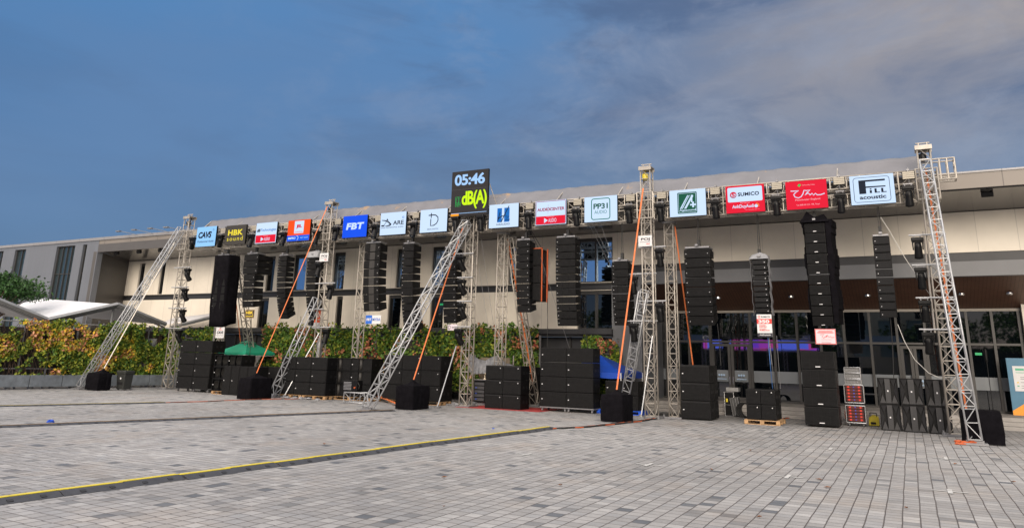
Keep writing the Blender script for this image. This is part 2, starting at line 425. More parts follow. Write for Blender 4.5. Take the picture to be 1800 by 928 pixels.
for i, (a, b_, z0, z1) in enumerate(wins):
    blue = z0 > 5 and (a > wpx(500, 470).x)
    f = MB(); t = .05
    f.bb(a, b_, YW+.1, YW+.2, z0, z0+t); f.bb(a, b_, YW+.1, YW+.2, z1-.16, z1); f.bb(a, a+t, YW+.1, YW+.2, z0+t, z1-.16); f.bb(b_-t, b_, YW+.1, YW+.2, z0+t, z1-.16)
    if b_-a > 1.5: f.bb((a+b_)/2-.04, (a+b_)/2+.04, YW+.1, YW+.2, z0+t, z1-.16)
    o = f.build('window', frame, bl)
    g_ = MB(); g_.bb(a+t, b_-t, YW+.2, YW+.23, z0+t, z1-.16); g_.build('pane', GLASSB if blue else GLASS, o)
# dark ledge and recess below wall
w = MB(); w.bb(XL, xe, YW-.25, YW+.3, 2.98, 3.2); w.bb(XL, xe, YW-.05, YW+.3, 2.86, 2.98); w.build('ledge', chan, bl)
w = MB(); w.bb(XL, xe, YW+.5, YW+.7, 0.0, 2.86); w.build('lower_wall', mat('lower_wall', (.20, .20, .20), .6, 0, .08, 1), bl)
w = MB(); 
for x in np.arange(XL+.5, xe, 1.6): w.bb(x, x+.09, YW+.3, YW+.5, 2.0, 2.86)
w.bb(XL, xe, YW+.28, YW+.4, 1.98, 2.06); w.build('louvre_frame', frame, bl)
w = MB(); w.bb(XL, xe, YW+.42, YW+.5, 2.07, 2.86); w.build('louvre', chan, bl)
# soffit, fascia, roof
w = MB(); w.poly([(XL+1.5, YF+.1, 7.56), (XR, YF+.1, 7.56), (XR, YW+.3, 7.375), (XL-.2, YW+.3, 7.375)])
w.poly([(XL+1.5, YF+.1, 7.70), (XR, YF+.1, 7.70), (XR, YW+.3, 7.70), (XL-.2, YW+.3, 7.70)]); w.build('soffit', soff, bl)
xs_ = -9.0
w = MB(); w.bb(-42.9, xs_, YF, YF+.1, 7.52, 8.0); w.build('dark_fascia', dkgrey, bl)
w = MB(); w.bb(-42.9, xs_, YF+.02, YF+.12, 8.0, 8.24); w.bb(xs_, XR, YF, YF+.12, 7.6, 8.1); w.build('fascia', fasc, bl)
w = MB(); w.bb(-75, xs_, YF-.06, YF+.5, 8.24, 8.41); w.bb(xs_, XR, YF-.03, YF+.5, 8.1, 8.16); w.build('roof_edge', trim, bl)
w = MB(); w.bb(-75, XR, YF+.5, 75, 7.9, 8.1); w.build('roof', trim, bl)
# hall return wall and grey wing on the left
w = MB(); w.prism([(-42.9, YF+.01, 0), (-42.9, YF+.01, 7.55), (XL, YW+.2, 7.42), (XL, YW+.2, 0)], (-.3, -.05, 0)); w.build('return_wall', dkgrey, bl)
ww = []
for a, b_, ya in ((-14, 5, 450), (27, 46, 440), (101, 133, 430), (147, 154, 428)):
    ww.append((P(a, ya, YF).x, P(b_, ya, YF).x, .6, 8.05))
w = MB(); wall_with_holes(-75, -42.9, 0, 8.24, ww, YF, YF+.35, w); w.build('grey_wing_wall', greyp, bl)
for a, b_, z0, z1 in ww:
    f = MB(); 
    for x in np.linspace(a, b_-.05, max(2, int((b_-a)/.42)+1)): f.bb(x, x+.05, YF+.13, YF+.2, z0, z1)
    for z in (.6, 3.0, 4.3, 6.3, 8.0): f.bb(a, b_, YF+.15, YF+.19, z, z+.05)
    o = f.build('window', frame, bl); g_ = MB(); g_.bb(a, b_, YF+.2, YF+.23, z0, z1)
    g_.build('pane', mat('wing_glass', (.022, .035, .042), .08, 0, spec=1, ior=1.6), o)
# lobby glazing
zt, zm, zb = 4.05, 2.82, .36
xg0 = wpx(1128, 560).x
xg1 = P(1797, 600, YG).x
w = MB(); w.poly([(xg0-1.5, YW+.3, 5.085), (XR, YW+.3, 5.085), (XR, YG, zt+.10), (xg0-1.5, YG, zt+.10)])
w.poly([(xg0-1.5, YW+.3, 5.3), (XR, YW+.3, 5.3), (XR, YG+.2, 5.3), (xg0-1.5, YG+.2, 5.3)]); w.build('timber_soffit', brown, bl)
w = MB(); w.bb(xg0-1, xg1+.1, YG-.08, YG+.1, zt, zt+.10); w.build('head_rail', mat('head_rail', (.30, .27, .23), .5), bl)
mx_ = [P(x, 600, YG).x for x in (1130, 1172, 1212, 1249, 1320, 1361, 1402, 1443, 1485, 1531, 1578, 1628, 1660, 1703, 1748, 1796)]
f = MB()
for x in mx_: f.bb(x-.045, x+.045, YG-.1, YG+.02, zb, zt)
f.bb(mx_[0], mx_[-1], YG-.085, YG, zm-.04, zm+.04); f.bb(mx_[0], mx_[-1], YG-.085, YG, zb, zb+.08)
gl = f.build('curtain_wall_frame', frame, bl)
g_ = MB(); g_.bb(mx_[0], mx_[-1], YG+.03, YG+.06, zb, zt); g_.build('pane', GLASS, gl)
vin = mat('frosted_band', (.16, .175, .19), .35, 0, .05, 2)
g_ = MB(); g_.bb(mx_[0], mx_[-1], YG+.021, YG+.028, 1.15, 1.62); g_.build('frosted_band', vin, gl)
for da, db in ((1249, 1320), (1578, 1628)):
    x0, x1 = P(da, 600, YG).x, P(db, 600, YG).x; xc = (x0+x1)/2
    f = MB()
    f.bb(x0+.05, x1-.05, YG-.12, YG-.03, zm-.2, zm-.09)
    for a, b_ in ((x0+.05, xc-.01), (xc+.01, x1-.05)):
        f.bb(a, a+.11, YG-.12, YG-.03, zb+.02, zm-.2); f.bb(b_-.11, b_, YG-.12, YG-.03, zb+.02, zm-.2); f.bb(a+.11, b_-.11, YG-.12, YG-.03, zb+.02, zb+.16)
    d = f.build('door', frame, bl)
    h_ = MB(); h_.tube((xc-.07, YG-.17, 1.05), (xc-.07, YG-.17, 1.35), .014); h_.tube((xc+.07, YG-.17, 1.05), (xc+.07, YG-.17, 1.35), .014)
    h_.box((xc-.07, YG-.14, 1.2), (.03, .05, .05)); h_.box((xc+.07, YG-.14, 1.2), (.03, .05, .05)); h_.build('handle', CHROME, d)
    for k_ in (-1, 1):
        st = MB()
        for j in (-.1, 0, .1):
            st.lathe((xc+k_*(x1-x0)*.24+j, YG-.125, 1.42), [(.045, 0), (.045, .004)], 12, (0, -1, 0))
        st.bb(xc+k_*(x1-x0)*.24-.2, xc+k_*(x1-x0)*.24+.2, YG-.127, YG-.121, 1.24, 1.27)
        st.bb(xc+k_*(x1-x0)*.24-.003, xc+k_*(x1-x0)*.24+.003, YG-.1255, YG-.1215, 1.27, 1.40)
        st.build('door_sticker', mat('sticker', (.30, .42, .58), .5), d)
w = MB()
for x in (1208, 1262, 1390, 1525, 1690, 1775):
    p = P(x, 522, YW+1.6); w.lathe((p.x, p.y, 4.60), [(.09, -.06), (.11, -.03), (.11, .02)], 12)
w.build('downlight', CHROME, bl)
w = MB(); w.bb(xg1+.08, XR, YG-.35, YG+.2, .36, 5.1); w.build('pier', beige, bl)
w = MB(); w.bb(xe-.05, xg0, YW-.05, YG, 0, 5.07); w.build('column_box', band, bl)
w = MB(); w.bb(xg0, XR, YG, YG+.3, 0, .36); w.bb(xg0, XR, YG+8, YG+8.3, 0, 5.2); w.build('lobby_back_wall', chan, bl)
# floodlights on soffit and roof arms
for x, y in ((205, 445), (245, 440), (283, 437), (1735, 340)):
    p = P(x, y, YF+.5); w = MB(); w.box((p.x, p.y, 7.46), (.34, .12, .16), Matrix.Rotation(.5, 3, 'X')); w.box((p.x, p.y, 7.58), (.1, .1, .12)); w.build('floodlight', PLAST, bl)
for x, y in ((210, 406.5), (237.5, 404), (266, 401.5), (294, 399.5)):
    t_ = P(x, y, YF-.9); w = MB(); w.tube((t_.x+.5, YF, 8.35), (t_.x+.05, t_.y, t_.z), .018); w.box((t_.x-.08, t_.y, t_.z), (.34, .16, .06)); w.build('roof_light', STEEL, bl)
# steps
stone = mat('step_stone', (.30, .285, .27), .7, 0, .12, 3, .2, 30)
w = MB(); w.bb(xg0, 20, 30.6, YG-.1, 0, .36); w.bb(xg0, 20, 30.2, 30.6, 0, .24); w.bb(xg0, 20, 29.8, 30.2, 0, .12)
struct('entrance_steps', w, stone)

# far side behind the camera (seen only as reflections in the glass): trees and a ring truss with an LED banner
def leaf_cloud(n, fn, size, seed):
    rng = np.random.default_rng(seed); vs = []; fs = []; mi = []
    for i in range(n):
        p, m_ = fn(rng); s_z = size*rng.uniform(.6, 1.35)
        a = rng.normal(size=3); a /= np.linalg.norm(a); b0 = np.cross(a, rng.normal(size=3)); b0 /= np.linalg.norm(b0); c0 = np.cross(a, b0)
        o = len(vs); p = np.array(p)
        vs += [tuple(p-a*s_z*.5), tuple(p+b0*s_z*.32+c0*s_z*.08), tuple(p+a*s_z*.5), tuple(p-b0*s_z*.32+c0*s_z*.08)]
        fs.append((o, o+1, o+2, o+3)); mi.append(m_)
    mb = MB(); mb.v = vs; mb.f = fs; mb.m = mi; return mb
def leafmat(n, c, tr=.25):
    m = mat(n, c, .55, 0, .3, 1.3, spec=.3); b = m.node_tree.nodes['Principled BSDF']
    return m
LEAF = [leafmat('leaf_green', (.085, .165, .025)), leafmat('leaf_deep', (.035, .085, .016)), leafmat('leaf_lime', (.26, .29, .035)), leafmat('leaf_yellow', (.62, .40, .04)), leafmat('leaf_rust', (.50, .20, .10)), leafmat('leaf_pink', (.58, .29, .17)), leafmat('leaf_red', (.28, .055, .035))]
TLEAF = [leafmat('tree_leaf', (.035, .095, .02)), leafmat('tree_leaf_dark', (.018, .05, .012))]
stemm = mat('vine_stem', (.06, .035, .02), .8)
def far_tree(x, y, h_, rad, seed, label, group):
    t = thing('tree', label, 'tree', (x, y, 0), group)
    tr = MB(); tr.tube((x, y, 0), (x, y, h_*.55), .16, 8, .09)
    for k_ in range(5):
        a = k_*1.3+seed; tr.tube((x, y, h_*(.35+.04*k_)), (x+math.cos(a)*rad*.6, y+math.sin(a)*rad*.6, h_*(.65+.05*k_)), .06, 6, .02)
    tr.build('trunk', stemm, t)
    cl = [(x+random.uniform(-1, 1)*rad*.65, y+random.uniform(-1, 1)*rad*.65, h_*random.uniform(.5, .92), rad*random.uniform(.3, .5)) for _ in range(14)]
    def fn(r):
        c = cl[r.integers(len(cl))]; v = r.normal(size=3); v = v/np.linalg.norm(v)*c[3]*r.uniform(.55, 1)
        return (c[0]+v[0], c[1]+v[1], c[2]+v[2]*.7), (0 if r.random() < .5 else 1)
    leaf_cloud(1600, fn, .42, seed).build('crown', LEAF[:2], t)
for i in range(26):
    far_tree(-66+i*4.4+random.uniform(-1, 1), -24+(i % 2)*2.5+random.uniform(-1, 1), random.uniform(7.0, 8.6), 3.4, 50+i, 'broad green tree in the row behind the camera, facing the hall', 'trees behind the viewpoint')

w = MB(); w.bb(-72, 50, -29.6, -29, 0, 4.2); tag(w.build('reflection_blocker', mat('wall_dark', (.03, .035, .03), .9, 0, .3, .6)), 'unseen dark wall added behind the trees to darken reflections in the lobby glass', 'wall')  # added out of view: blocks bright sky between trees, keeps glass reflections dark
bx0, bx1 = P(1478, 575, YG*2+20).x, P(1648, 575, YG*2+20).x
t = thing('annex_building', 'pale low building with a grid of windows across the plaza, behind the camera', 'building', ((bx0+bx1)/2, -20, 0))
w = MB(); wh = [(bx0+1+i*2.6, bx0+2.8+i*2.6, z, z+1.5) for i in range(int((bx1-bx0)/2.6)) for z in (3.0, 5.2)]
wall_with_holes(bx0, bx1, 0, 7.6, wh, -20.4, -20, w); w.build('wall', mat('annex_wall', (.6, .56, .45), .6), t)
for a, b_, z0, z1 in wh:
    w = MB(); w.bb(a, b_, -20.3, -20.2, z0, z1); w.build('window', mat('annex_glass', (.30, .42, .46), .3), t)
bx0, bx1 = P(1500, 600, YG*2+14).x, P(1590, 600, YG*2+14).x
for k_, (a, b_) in enumerate(((1405, 1480), (1500, 1590), (1180, 1240))):
    xa_, xb_ = P(a, 600, YG*2+14).x, P(b_, 600, YG*2+14).x; t = thing('stage_roof', 'pale blue sheet roof on lattice legs across the plaza, mirrored in the lobby glass', 'canopy', ((xa_+xb_)/2, -14, 0), 'roofs behind the viewpoint')
    w = MB(); w.prism([(xa_, -14, 4.1), (xb_, -14, 4.1), (xb_*.9+xa_*.1, -14, 4.9), (xa_*.9+xb_*.1, -14, 4.9)], (0, -4, 0)); w.build('roof_sheet', mat('sheet_blue', (.32, .45, .6), .6), t)
    for x in (xa_+.3, xb_-.3):
        lattice(t, (x, -14.3, 0), (x, -14.3, 4.1), .35, ALU2, .45, names=('leg_chords', 'leg_lacing'))
# ================================================================ left tent roofs, vine screens
HX = lambda y: -36.3+(y-17)*.16      # line of the left vine screen
def Vp(px, py, off=0.):
    """hit of a pixel ray on the left vine screen plane, pushed back by off metres"""
    d = ray(px, py); # x = -36.3-off + (y-17)*.16
    t = (-36.3-off-17*.16)/(d[0]-.16*d[1]); return Vector((d[0]*t, d[1]*t, H+d[2]*t))
A_, B_ = Vp(-60, 600), Vp(318, 600)
vs_ = thing('vine_screen', 'long screen overgrown with green, yellow and rust-coloured vines on a low metal planter at left', 'vine screen', (HX(22), 22, 0))
ya, yb_ = A_.y, B_.y
w = MB()
for y in np.arange(ya, yb_, 1.15): w.box((HX(y)-.25, y, 1.55), (.06, .06, 3.1))
for z in (.9, 1.9, 3.0): w.tube((HX(ya)-.25, ya, z), (HX(yb_)-.25, yb_, z), .025)
w.build('post_frame', STEEL, vs_)
w = MB(); n_ = 7
for i in range(n_):
    y0 = ya+(yb_-ya)*i/n_; y1 = ya+(yb_-ya)*(i+1)/n_-.03
    w.prism([(HX(y0), y0, .1), (HX(y1), y1, .1), (HX(y1), y1, .62), (HX(y0), y0, .62)], (-.5, 0, 0))
w.build('planter', mat('galvanised', (.20, .225, .25), .5, .3, .3, 2.5), vs_, .01)
w = MB()
for y in np.arange(ya+.2, yb_, .9): w.box((HX(y)-.2, y, .05), (.2, .1, .1))
w.build('planter_foot', STEEL, vs_)
w = MB(); w.prism([(HX(ya)-.45, ya, .6), (HX(yb_)-.45, yb_, .6), (HX(yb_)-.45, yb_, 2.75), (HX(ya)-.45, ya, 2.75)], (-.03, 0, 0))
w.build('shade_net', mat('shade_net', (.035, .03, .027), .9, 0, .4, 1.5), vs_)
y0, y1 = Vp(236, 620).y, Vp(282, 620).y
w = MB(); w.prism([(HX(y0)-.40, y0, .75), (HX(y1)-.40, y1, .75), (HX(y1)-.40, y1, 2.45), (HX(y0)-.40, y0, 2.45)], (-.03, 0, 0)); w.build('pale_board', mat('pale_board', (.42, .43, .42), .7, 0, .3, 2), vs_)
w = MB(); rr = random.Random(3)
for i in range(90):
    y = rr.uniform(ya, yb_); z = .6; p = Vector((HX(y)-.2, y, z)); pts = [p.copy()]
    for j in range(7):
        p = p+Vector((rr.uniform(-.05, .05), rr.uniform(-.18, .18), rr.uniform(.2, .42))); pts.append(p.copy())
    w.path(pts, .012, 4)
w.build('stems', stemm, vs_)
def vinefn(ya, yb_, X, z0, z1, colour, dens, thick=.5):
    def fn(r):
        while True:
            y = r.uniform(ya, yb_); z = r.uniform(z0, z1)
            nz = noise.noise(Vector((y*.55, z*.75, 1.3))); n2 = noise.noise(Vector((y*2.3, z*2.3, 7)))
            if nz*1.1+n2*.8+dens < r.uniform(-.25, .3): continue
            top = z1-.35-.5*noise.noise(Vector((y*.8, 3, 5)))-.25*noise.noise(Vector((y*3, 3, 9)))
            if z > top+r.uniform(0, .3): continue
            d = r.uniform(0, 1)**.6*thick*(.55+.9*abs(noise.noise(Vector((y*1.4, z*1.4, 20)))))
            return X(y, d, z), colour(y, z, r)
    return fn
def lcol(y, z, r):
    # yellow and rust patches sit in the middle of the upper half; u = 0..1 along the screen
    u = (y-ya)/(yb_-ya); hot = noise.noise(Vector((y*.9, z*1.1, 33)))+.55*math.exp(-((u-.42)/.26)**2)*(1 if z > 1.7 else .35)-.25
    q_ = r.random()
    if hot > .14: return 5 if q_ < .28 else 3 if q_ < .58 else 4 if q_ < .68 else 2
    if hot > .02: return 3 if q_ < .2 else 2 if q_ < .7 else 0
    return 2 if q_ < .38+.2*max(0, 1-abs(u-.3)*2) else 0 if q_ < .86 else 1
leaf_cloud(17000, vinefn(ya, yb_, lambda y, d, z: (HX(y)-.3+d*.7, y, z), .55, 3.22, lcol, .14), .15, 4).build('foliage', LEAF, vs_)

# short screen between the corner and the first loudspeaker stack
def green_wall(name, label, x0, x1, Y, z0, z1, n, colour, seed, dens=.45, size=.16):
    t = thing(name, label, 'vine screen', ((x0+x1)/2, Y, 0))
    w = MB()
    for x in np.arange(x0, x1+.01, (x1-x0)/max(2, round((x1-x0)/1.5))): w.box((x, Y+.3, z1*.47), (.07, .07, z1*.94))
    for z in (.6, 1.5, z1*.85): w.tube((x0, Y+.3, z), (x1, Y+.3, z), .025)
    w.build('post_frame', STEEL, t)
    w = MB(); w.bb(x0+.05, x1-.05, Y+.36, Y+.40, .3, z1-.35); w.build('shade_net', MATS['shade_net'], t)
    leaf_cloud(n, vinefn(x0, x1, lambda x, d, z: (x, Y+.25-d*.8, z), z0, z1+.35, colour, dens), size, seed).build('foliage', LEAF, t)
def mcol(y, z, r):
    hot = noise.noise(Vector((y*.75, z*.9, 61)))+.6*noise.noise(Vector((y*2.6, z*2.2, 5))); q_ = r.random()
    if hot > .2: return 4 if q_ < .34 else 6 if q_ < .42 else 5 if q_ < .54 else 0
    return 0 if q_ < .55 else 1 if q_ < .74 else 2
def gcol(y, z, r): q_ = r.random(); return 2 if q_ < .25 else 0 if q_ < .8 else 1
a, b_ = P(318, 600, 28.6).x, P(383, 600, 28.6).x
green_wall('vine_screen', 'short yellow-green vine screen behind the leftmost lattice tower and tallest black speaker stack', a, b_, 28.6, .3, 3.0, 2600, gcol, 11)
a, b_ = P(458, 600, 29.4).x, P(944, 620, 29.4).x
green_wall('vine_screen', 'long green hedge-like vine screen with rusty patches behind the middle speaker stacks', a, b_, 29.4, .4, 3.08, 17000, mcol, 12, .6)
a, b_ = P(1022, 620, 29.6).x, P(1086, 620, 29.6).x
green_wall('vine_screen', 'small leafy vine screen with rusty flowers directly behind the blue tent', a, b_, 29.6, .4, 2.55, 2400, mcol, 13, .5)

# tents (white folded roofs with grey edge beams)
tentw = mat('tent_white', (.62, .62, .64), .6, 0, .06, 1.5)
beam = mat('beam_grey', (.20, .205, .21), .5, .2, .1, 3)
def tent(label, pts, back=6.):
    t = thing('canopy', label, 'canopy', pts[0][:2]+(0,) if False else (pts[0][0], pts[0][1], 0))
    w = MB(); r_ = MB(); off = Vector((-back, -back*.05, .35))
    for a, b_ in zip(pts, pts[1:]):
        r_.prism([a, b_, b_+off, a+off], (0, 0, -.03))
        w.tube(a, b_, .11, 4); w.tube(a+Vector((-.1, 0, -.16)), b_+Vector((-.1, 0, -.16)), .05, 4)
    r_.build('roof_sheet', tentw, t); w.build('edge_beam', beam, t)
    p = MB()
    for a in pts: p.tube((a.x-.3, a.y, 0), (a.x-.3, a.y, a.z-.1), .06, 8)
    for a in pts: p.tube((a.x-back+.3, a.y, 0), (a.x-back+.3, a.y, a.z+.2), .06, 8)
    p.build('post', beam, t)
tent('white folded canopy roof with grey edge beams above the left vine screen', [Vp(-60, 500, .5), Vp(0, 528, .5), Vp(84, 562, .5), Vp(207, 535, .5), Vp(292, 570, .5)])
c0 = [P(300, 575, 28.2), P(378, 556, 28.2)]
t = thing('canopy', 'small pale canopy with a sloping grey beam behind the leftmost lattice tower', 'canopy', (c0[0].x, 28.2, 0))
w = MB(); w.tube(c0[0], c0[1], .10, 4); w.build('edge_beam', beam, t)
w = MB(); w.prism([c0[0]+Vector((-1.6, 0, .02)), c0[1]+Vector((0, 0, .05)), c0[1]+Vector((-.2, 1.4, .38)), c0[0]+Vector((-1.6, 1.4, .62))], (0, 0, -.03)); w.build('roof_sheet', tentw, t)
w = MB(); w.tube((c0[0].x, 28.3, 0), (c0[0].x, 28.3, c0[0].z), .05); w.tube((c0[1].x, 28.3, 0), (c0[1].x, 28.3, c0[1].z), .05); w.build('post', beam, t)

# tree at the far left
tp = Vp(10, 520, 3.2)
t = thing('tree', 'dark green leafy tree rising over the canopy at the left edge', 'tree', (tp.x, tp.y, 0))
w = MB(); w.tube((tp.x-.5, tp.y-.6, 0), (tp.x-.2, tp.y-.3, 3.4), .14, 8, .09)
tips = []
for i in range(26):
    pxx, pyy = random.choice([(random.uniform(-30, 45), random.uniform(492, 526)), (random.uniform(30, 62), random.uniform(498, 522)), (random.uniform(-20, 20), random.uniform(484, 505))])
    p = Vp(pxx, pyy, 3.2+random.uniform(-.8, .8)); tips.append(p); w.tube((tp.x-.3, tp.y-.4, 2.9), p, .035, 5, .012)
w.build('trunk', stemm, t)
def tfn(r):
    c = tips[r.integers(len(tips))]; v = r.normal(size=3)*np.array((.30, .34, .15)); return (c.x+v[0], c.y+v[1], c.z+v[2]), (0 if r.random() < .65 else 1)
leaf_cloud(4200, tfn, .15, 9).build('crown', TLEAF, t)

# ================================================================ the lighting rig
YT = 26.0
TW = .36
HZ0, HZ1 = 6.93, 7.93
txs = {}
def tower(i, pxb, pyb, ztop, label, sleeve=True):
    g0 = P(pxb, pyb, YT); x = g0.x; txs[i] = x
    t = thing('truss_tower', label, 'truss tower', (x, YT, 0), 'main truss towers')
    lattice(t, (x, YT, .06), (x, YT, ztop-.1), TW, ALU, .42)
    w = MB(); w.box((x, YT, .03), (.75, .75, .05)); 
    for a in (-1, 1):
        for b_ in (-1, 1): w.tube((x+a*.33, YT+b_*.33, 0), (x+a*.33, YT+b_*.33, .12), .03)
    w.build('base_plate', STEEL, t)
    w = MB(); w.bb(x-.24, x+.24, YT-.24, YT+.24, ztop-.1, ztop-.06); w.bb(x-.24, x+.24, YT-.24, YT-.2, ztop-.2, ztop-.1); w.bb(x-.24, x+.24, YT+.2, YT+.24, ztop-.2, ztop-.1)
    w.tube((x-.12, YT, ztop-.05), (x-.12, YT, ztop+.08), .025); w.tube((x+.12, YT, ztop-.05), (x+.12, YT, ztop+.08), .025); w.tube((x-.2, YT, ztop+.06), (x+.2, YT, ztop+.06), .02)
    w.build('head_cap', ALU, t)
    w = MB(); w.lathe((x-.05, YT, ztop-.42), [(.05, -.12), (.12, -.08), (.12, .1), (.05, .14)], 12); w.tube((x-.05, YT, ztop-.3), (x-.05, YT, ztop-.1), .015); w.build('chain_hoist', YEL if i == 4 else PLAST, t)
    if sleeve:
        w = MB(); hw = .30
        for a in (-1, 1):
            for b_ in (-1, 1): w.tube((x+a*hw, YT+b_*hw, 6.98), (x+a*hw, YT+b_*hw, 7.95), .026, 8)
        for z in (6.98, 7.28, 7.64, 7.95):
            for a in (-1, 1):
                w.tube((x-hw, YT+a*hw, z), (x+hw, YT+a*hw, z), .022); w.tube((x+a*hw, YT-hw, z), (x+a*hw, YT+hw, z), .022)
        for a in (-.13, .13): w.tube((x+a, YT-hw, 6.98), (x+a, YT-hw, 7.95), .02)
        w.build('sleeve_block', ALU, t)
    return t
tower(1, 293.5, 684, 8.82, 'leftmost tall lattice tower, carrying four moving head lamps, beside the leftmost screen')
tower(2, 554, 700, 8.86, 'second tall lattice tower from the left, with a small white placard, by the blue screen')
tower(3, 818, 713, 7.75, 'tall lattice tower standing right under the big clock screen', False)
tower(4, 1146, 732, 9.02, 'tall lattice tower with an orange strap and white placard, right of the green framed screen')
tower(5, 1683, 766, 8.80, 'rightmost and nearest tall lattice tower, right of the screen with the big F')
X1, X2, X3, X4, X5 = [txs[i] for i in range(1, 6)]
def raker(pt, ztop, pb, label, m=ALU2, w=.30, ref=(1, 0, 0)):
    g0 = Vector(pb) if len(pb) == 3 else G(*pb)
    t = thing('raking_truss', label, 'raking truss', (g0.x, g0.y, 0), 'raking support trusses')
    top = Vector((pt[0], pt[1], ztop)); bt = g0+Vector((0, 0, .10))
    lattice(t, bt, top, w, m, .42, .025, .012, ref)
    q_ = MB(); q_.box((g0.x, g0.y, .035), (.55, .5, .05)); q_.box((g0.x, g0.y, .09), (.4, .1, .06)); q_.build('foot_plate', STEEL, t)
    return t
def zat(px, py, Y): return P(px, py, Y).z
raker((X1-.1, YT-.35), zat(322, 402, YT-.3), (141, 684), 'long silver truss raking down left from the top of the leftmost tower')
raker((X2-.1, YT-.3), zat(557, 525, YT-.3), (481, 698), 'short silver truss raking from the second tower down to the draped black box at left')
raker((X3-.05, YT-.35), zat(818, 392, YT-.3), (645, 722), 'long silver truss raking from under the clock screen across the middle stacks')
raker((X4-.1, YT-.3), zat(1136, 512, YT-.3), (1097, 727), 'short silver truss leaning against the tower with the orange strap, behind a draped box')
raker((X5+.0, YT-.32), zat(1622, 285, YT-.3), (1715, 782), 'nearest silver truss raking down in front of the rightmost tower')
# intermediate towers with rear rakers
YR = 26.45
for px_, py_, lab, rk in ((404, 440, 'slim lattice tower under the charcoal screen with yellow lettering', True), (641, 440, 'slim lattice tower under the right edge of the plain blue screen', False), (884, 440, 'slim lattice tower under the white screen with the blue block logo', True), (1178, 440, 'slim lattice tower just right of the tower with the orange strap', False)):
    x = P(px_, py_, YR).x
    t = thing('truss_tower', lab, 'truss tower', (x, YR, 0), 'slim intermediate towers')
    lattice(t, (x, YR, .06), (x, YR, 6.86), .32, ALU, .42, .024, .0115)
    w = MB(); w.box((x, YR, .03), (.6, .6, .05)); w.build('base_plate', STEEL, t)
    w = MB(); w.box((x, YR, 6.88), (.42, .42, .05)); w.build('head_plate', STEEL, t)
    if rk: raker((x+.2, YR+.3), 6.75, (x+.5, YR+2.2, 0), 'grey truss leaning back behind the '+('charcoal screen with yellow lettering, above the green parasol' if px_ < 600 else 'white screen with blue logo, wound with an orange strap'), ALU, .3)
# header truss
ht = thing('header_truss', 'long horizontal double truss carrying the screens across all the towers', 'truss', ((X1+X5)/2, YT, HZ0))
spans = [(X1+.3, X2-.32), (X2+.32, X3-.32), (X3+.32, X4-.32), (X4+.32, X5-.32)]
for a, b_ in spans:
    lattice(ht, (a, YT, HZ1-.2), (b_, YT, HZ1-.2), .40, ALU, .5, .026, .0125, (0, 1, 0), ('upper_chords', 'upper_lacing'))
    lattice(ht, (a, YT, HZ0+.2), (b_, YT, HZ0+.2), .40, ALU, .5, .026, .0125, (0, 1, 0), ('lower_chords', 'lower_lacing'))
u0 = None
for a, b_ in spans:
    for x in np.arange(a+.3, b_, 1.1):
        for yy in (YT-.21, YT+.21):
            if u0 is None:
                w = MB(); w.tube((x, yy, HZ0), (x, yy, HZ1), .024); u0 = w.build('upright', ALU, ht); ux, uy = x, yy
            else:
                c = u0.copy(); C.objects.link(c); c.parent = ht; c.location = (x-ux, yy-uy, 0)
for a, b_ in spans:
    pts = [Vector((x, YT+.02+.05*math.sin(x*3), HZ0+.46+.05*math.sin(x*2.2)+.03*math.sin(x*7))) for x in np.arange(a, b_, .25)]
    w = MB(); w.path(pts, .03, 5); w.build('cable_loom', CABLE, ht)
    w = MB(); w.path([p+Vector((.1, -.1, .07*math.sin(p.x*5))) for p in pts], .018, 5); w.build('cable_loom', CABLE, ht)
    w = MB(); w.path([Vector((x, YT-.24, HZ0+.30+.10*math.sin(x*2.9)*math.sin(x*1.3))) for x in np.arange(a, b_, .16)], .011, 4); w.build('cable_loom', CABLE, ht)
# small ladder-like end frame at right of the last tower
t = thing('end_frame', 'small beige welded frame sticking out to the right of the rightmost tower top', 'metal frame', (X5+.8, YT+.4, 7.6))
fx0, fx1 = P(1639, 300, YT).x, P(1679, 300, YT).x; fz0, fz1 = P(1660, 317, YT).z, P(1660, 281, YT).z; w = MB()
for y in (YT-.18, YT+.22):
    for z in (fz0, fz0+.14, fz1): w.tube((fx0-.3, y, z), (fx1, y, z), .026)
    for x in np.linspace(fx0, fx1, 4): w.tube((x, y, fz0), (x, y, fz1), .026)
for x in (fx0, fx1):
    for z in np.linspace(fz0, fz1, 4): w.tube((x, YT-.18, z), (x, YT+.22, z), .022)
for x in np.linspace(fx0, fx1, 4)[:-1]: w.tube((x, YT+.22, fz0), (x+.2, YT+.22, fz0+.14), .016)
w.build('frame_tube', ALU, t)
# weather sheet over the header
def tarp_mat():
    m = mat('weather_sheet', (.125, .125, .14), .55, 0, .12, 1.2, .25, 3)
    T = m.node_tree; ns, ln = T.nodes, T.links; b = ns['Principled BSDF']; src = b.inputs['Base Color'].links[0].from_socket
    g_ = ns.new('ShaderNodeNewGeometry'); n = ns.new('ShaderNodeTexNoise'); ln.new(g_.outputs['Position'], n.inputs[0]); n.inputs['Scale'].default_value = .75; n.inputs['Detail'].default_value = 8; n.inputs['Roughness'].default_value = .68
    r = ns.new('ShaderNodeMapRange'); ln.new(n.outputs[0], r.inputs[0]); r.inputs[1].default_value = .62; r.inputs[2].default_value = .68; r.inputs[4].default_value = .8
    mxx = ns.new('ShaderNodeMix'); mxx.data_type = 'RGBA'; ln.new(r.outputs[0], mxx.inputs[0]); ln.new(src, mxx.inputs[6]); mxx.inputs[7].default_value = (.30, .19, .09, 1); ln.new(mxx.outputs[2], b.inputs['Base Color']); return m
t = thing('weather_sheet', 'pale grey tarpaulin sheet sloping up behind the header truss along its whole length', 'tarpaulin', ((X1+X5)/2, YT+.8, 8))
